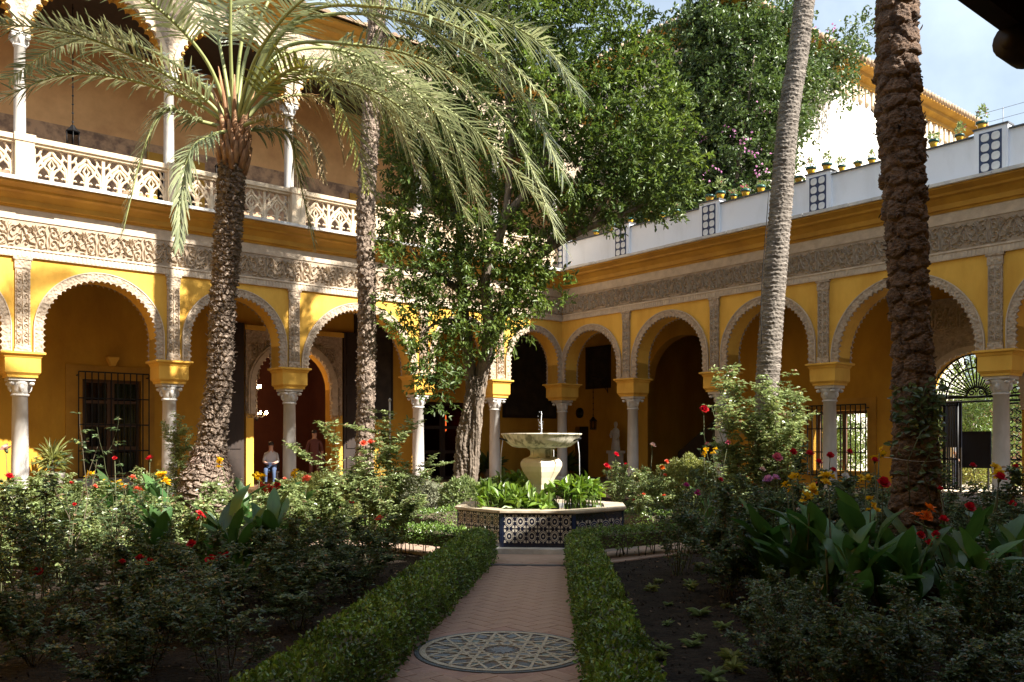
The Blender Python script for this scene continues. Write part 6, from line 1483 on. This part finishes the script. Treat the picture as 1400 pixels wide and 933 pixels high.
# man seated on a chair, reading, behind the fourth column (facing the court)
J = [(0,0,.50),(0,-.02,.75),(0,-.06,1.00),(0,-.08,1.08),(0,-.11,1.20),(0,-.13,1.30),
     (.17,-.05,.98),(.23,-.12,.74),(.10,-.32,.68),(.05,-.38,.68),(-.17,-.05,.98),(-.23,-.12,.74),(-.10,-.32,.68),(-.05,-.38,.68),
     (.10,-.05,.48),(.13,-.42,.50),(.13,-.40,.10),(.13,-.52,.05),(-.10,-.05,.48),(-.13,-.42,.50),(-.13,-.36,.10),(-.13,-.48,.05)]
E = [(0,1),(1,2),(2,3),(3,4),(4,5),(2,6),(6,7),(7,8),(8,9),(2,10),(10,11),(11,12),(12,13),(0,14),(14,15),(15,16),(16,17),(0,18),(18,19),(19,20),(20,21)]
Rr = [(.17,.13),(.16,.12),(.14,.10),.055,.085,.08,.062,.05,.038,.03,.062,.05,.038,.03,.085,.07,.045,.035,.085,.07,.045,.035]
def paint_sit(c):
    if c.z > 1.06: return 0
    if c.z > .60 and c.y > -.20 and c.z > .70: return 1
    if c.z > .60 and c.y <= -.20: return 0
    return 2 if c.z > .10 else 3
sp = at(371,640,28.2); root = person((sp.x, sp.y, FL), .15, J, E, Rr, ([skin, shirt, jeans, board], paint_sit), 'seated man in a white shirt and jeans looking down at a paper', (0,-.12,1.27))
ch = empty('wooden_chair', (sp.x, sp.y, FL), .15, 'dark wooden chair under the seated man', 'chair')
q = MB(); q.box(-.24,.24,-.30,.20,.38,.42); q.build('seat', wood, ch)
q = MB(); q.box(-.24,.24,.18,.22,.55,.98); q.build('backrest', wood, ch)
for x in (-.21,.21):
    for y in (-.27,.20): q = MB(); q.box(x-.02,x+.02,y-.02,y+.02,0,.38 if y < 0 else .98); q.build('leg', wood, ch)
q = MB(); q.box(-.16,.16,-.50,-.28,.70,.705); bl_ = M('blue_paper', (.10,.17,.32), rough=.7); tag(q.build('leaflet', bl_, None, loc=(sp.x, sp.y, FL), rot=(0,0,.15)), 'blue leaflet held on the lap of the seated man', 'leaflet')
# standing figures
JS = [(0,0,.92),(0,0,1.15),(0,0,1.40),(0,0,1.50),(0,-.02,1.60),(0,-.03,1.70),(.19,0,1.38),(.25,.0,1.10),(.24,-.12,.88),(.24,-.15,.80),(-.19,0,1.38),(-.25,.0,1.10),(-.24,-.10,.88),(-.24,-.13,.80),
      (.10,0,.86),(.11,-.02,.48),(.11,0,.08),(.12,-.12,.04),(-.10,0,.86),(-.11,-.02,.48),(-.11,.03,.08),(-.12,-.09,.04)]
RS = [(.16,.12),(.15,.11),(.15,.10),.055,.085,.08,.062,.048,.036,.03,.062,.048,.036,.03,.09,.065,.045,.035,.09,.065,.045,.035]
def paint_std(c): return 0 if c.z > 1.47 or (abs(c.x) > .20 and c.z < 1.08 and c.z > .7) else (1 if c.z > .92 else (2 if c.z > .1 else 3))
s2 = at(430,640,28.6); person((s2.x, s2.y, FL), .1, JS, E, RS, ([skin, maroon, maroon, board], paint_std), 'dim standing person in maroon clothes in the dark doorway', (0,-.03,1.66))
s3 = at(1304,640,25.6); person((s3.x, s3.y, FL), 1.1, JS, E, RS, ([skin, shirt, navy, board], paint_std), 'person in a white shirt and dark trousers by the iron gate', (0,-.03,1.66))

# ------------------------------------------------------------------ small things on the walls
q = MB(); q.box(-.15, .15, 0, .05, 0, 1.85); q.box(-.12, .12, .05, .06, .05, 1.80)
tag(q.build('wall_panel', board, None, loc=Rw(6.57, -3.995, .85), rot=(0,0,ROT_R)), 'narrow dark panel on the wall left of the grilled window', 'panel')
q = MB(); q.tube([(0,0,0),(0,.05,0)], .21, 20); q.tube([(0,.05,0),(0,.065,0)], .16, 20)
tag(q.build('wall_plaque', iron, None, loc=Rw(-3.25, -3.995, 2.85), rot=(0,0,ROT_R)), 'round dark plaque on the yellow corner wall', 'plaque')
p = at(533, 700, 19.6); q = MB(); q.tube([(0,0,0),(.0,0,2.6)], .022, 8); q.lathe([(.03,2.58),(.035,2.62),(0,2.66)], 8)
tag(q.build('garden_stake', marble, None, loc=(p.x, p.y, 0)), 'thin pale stake standing before the left arcade', 'stake')
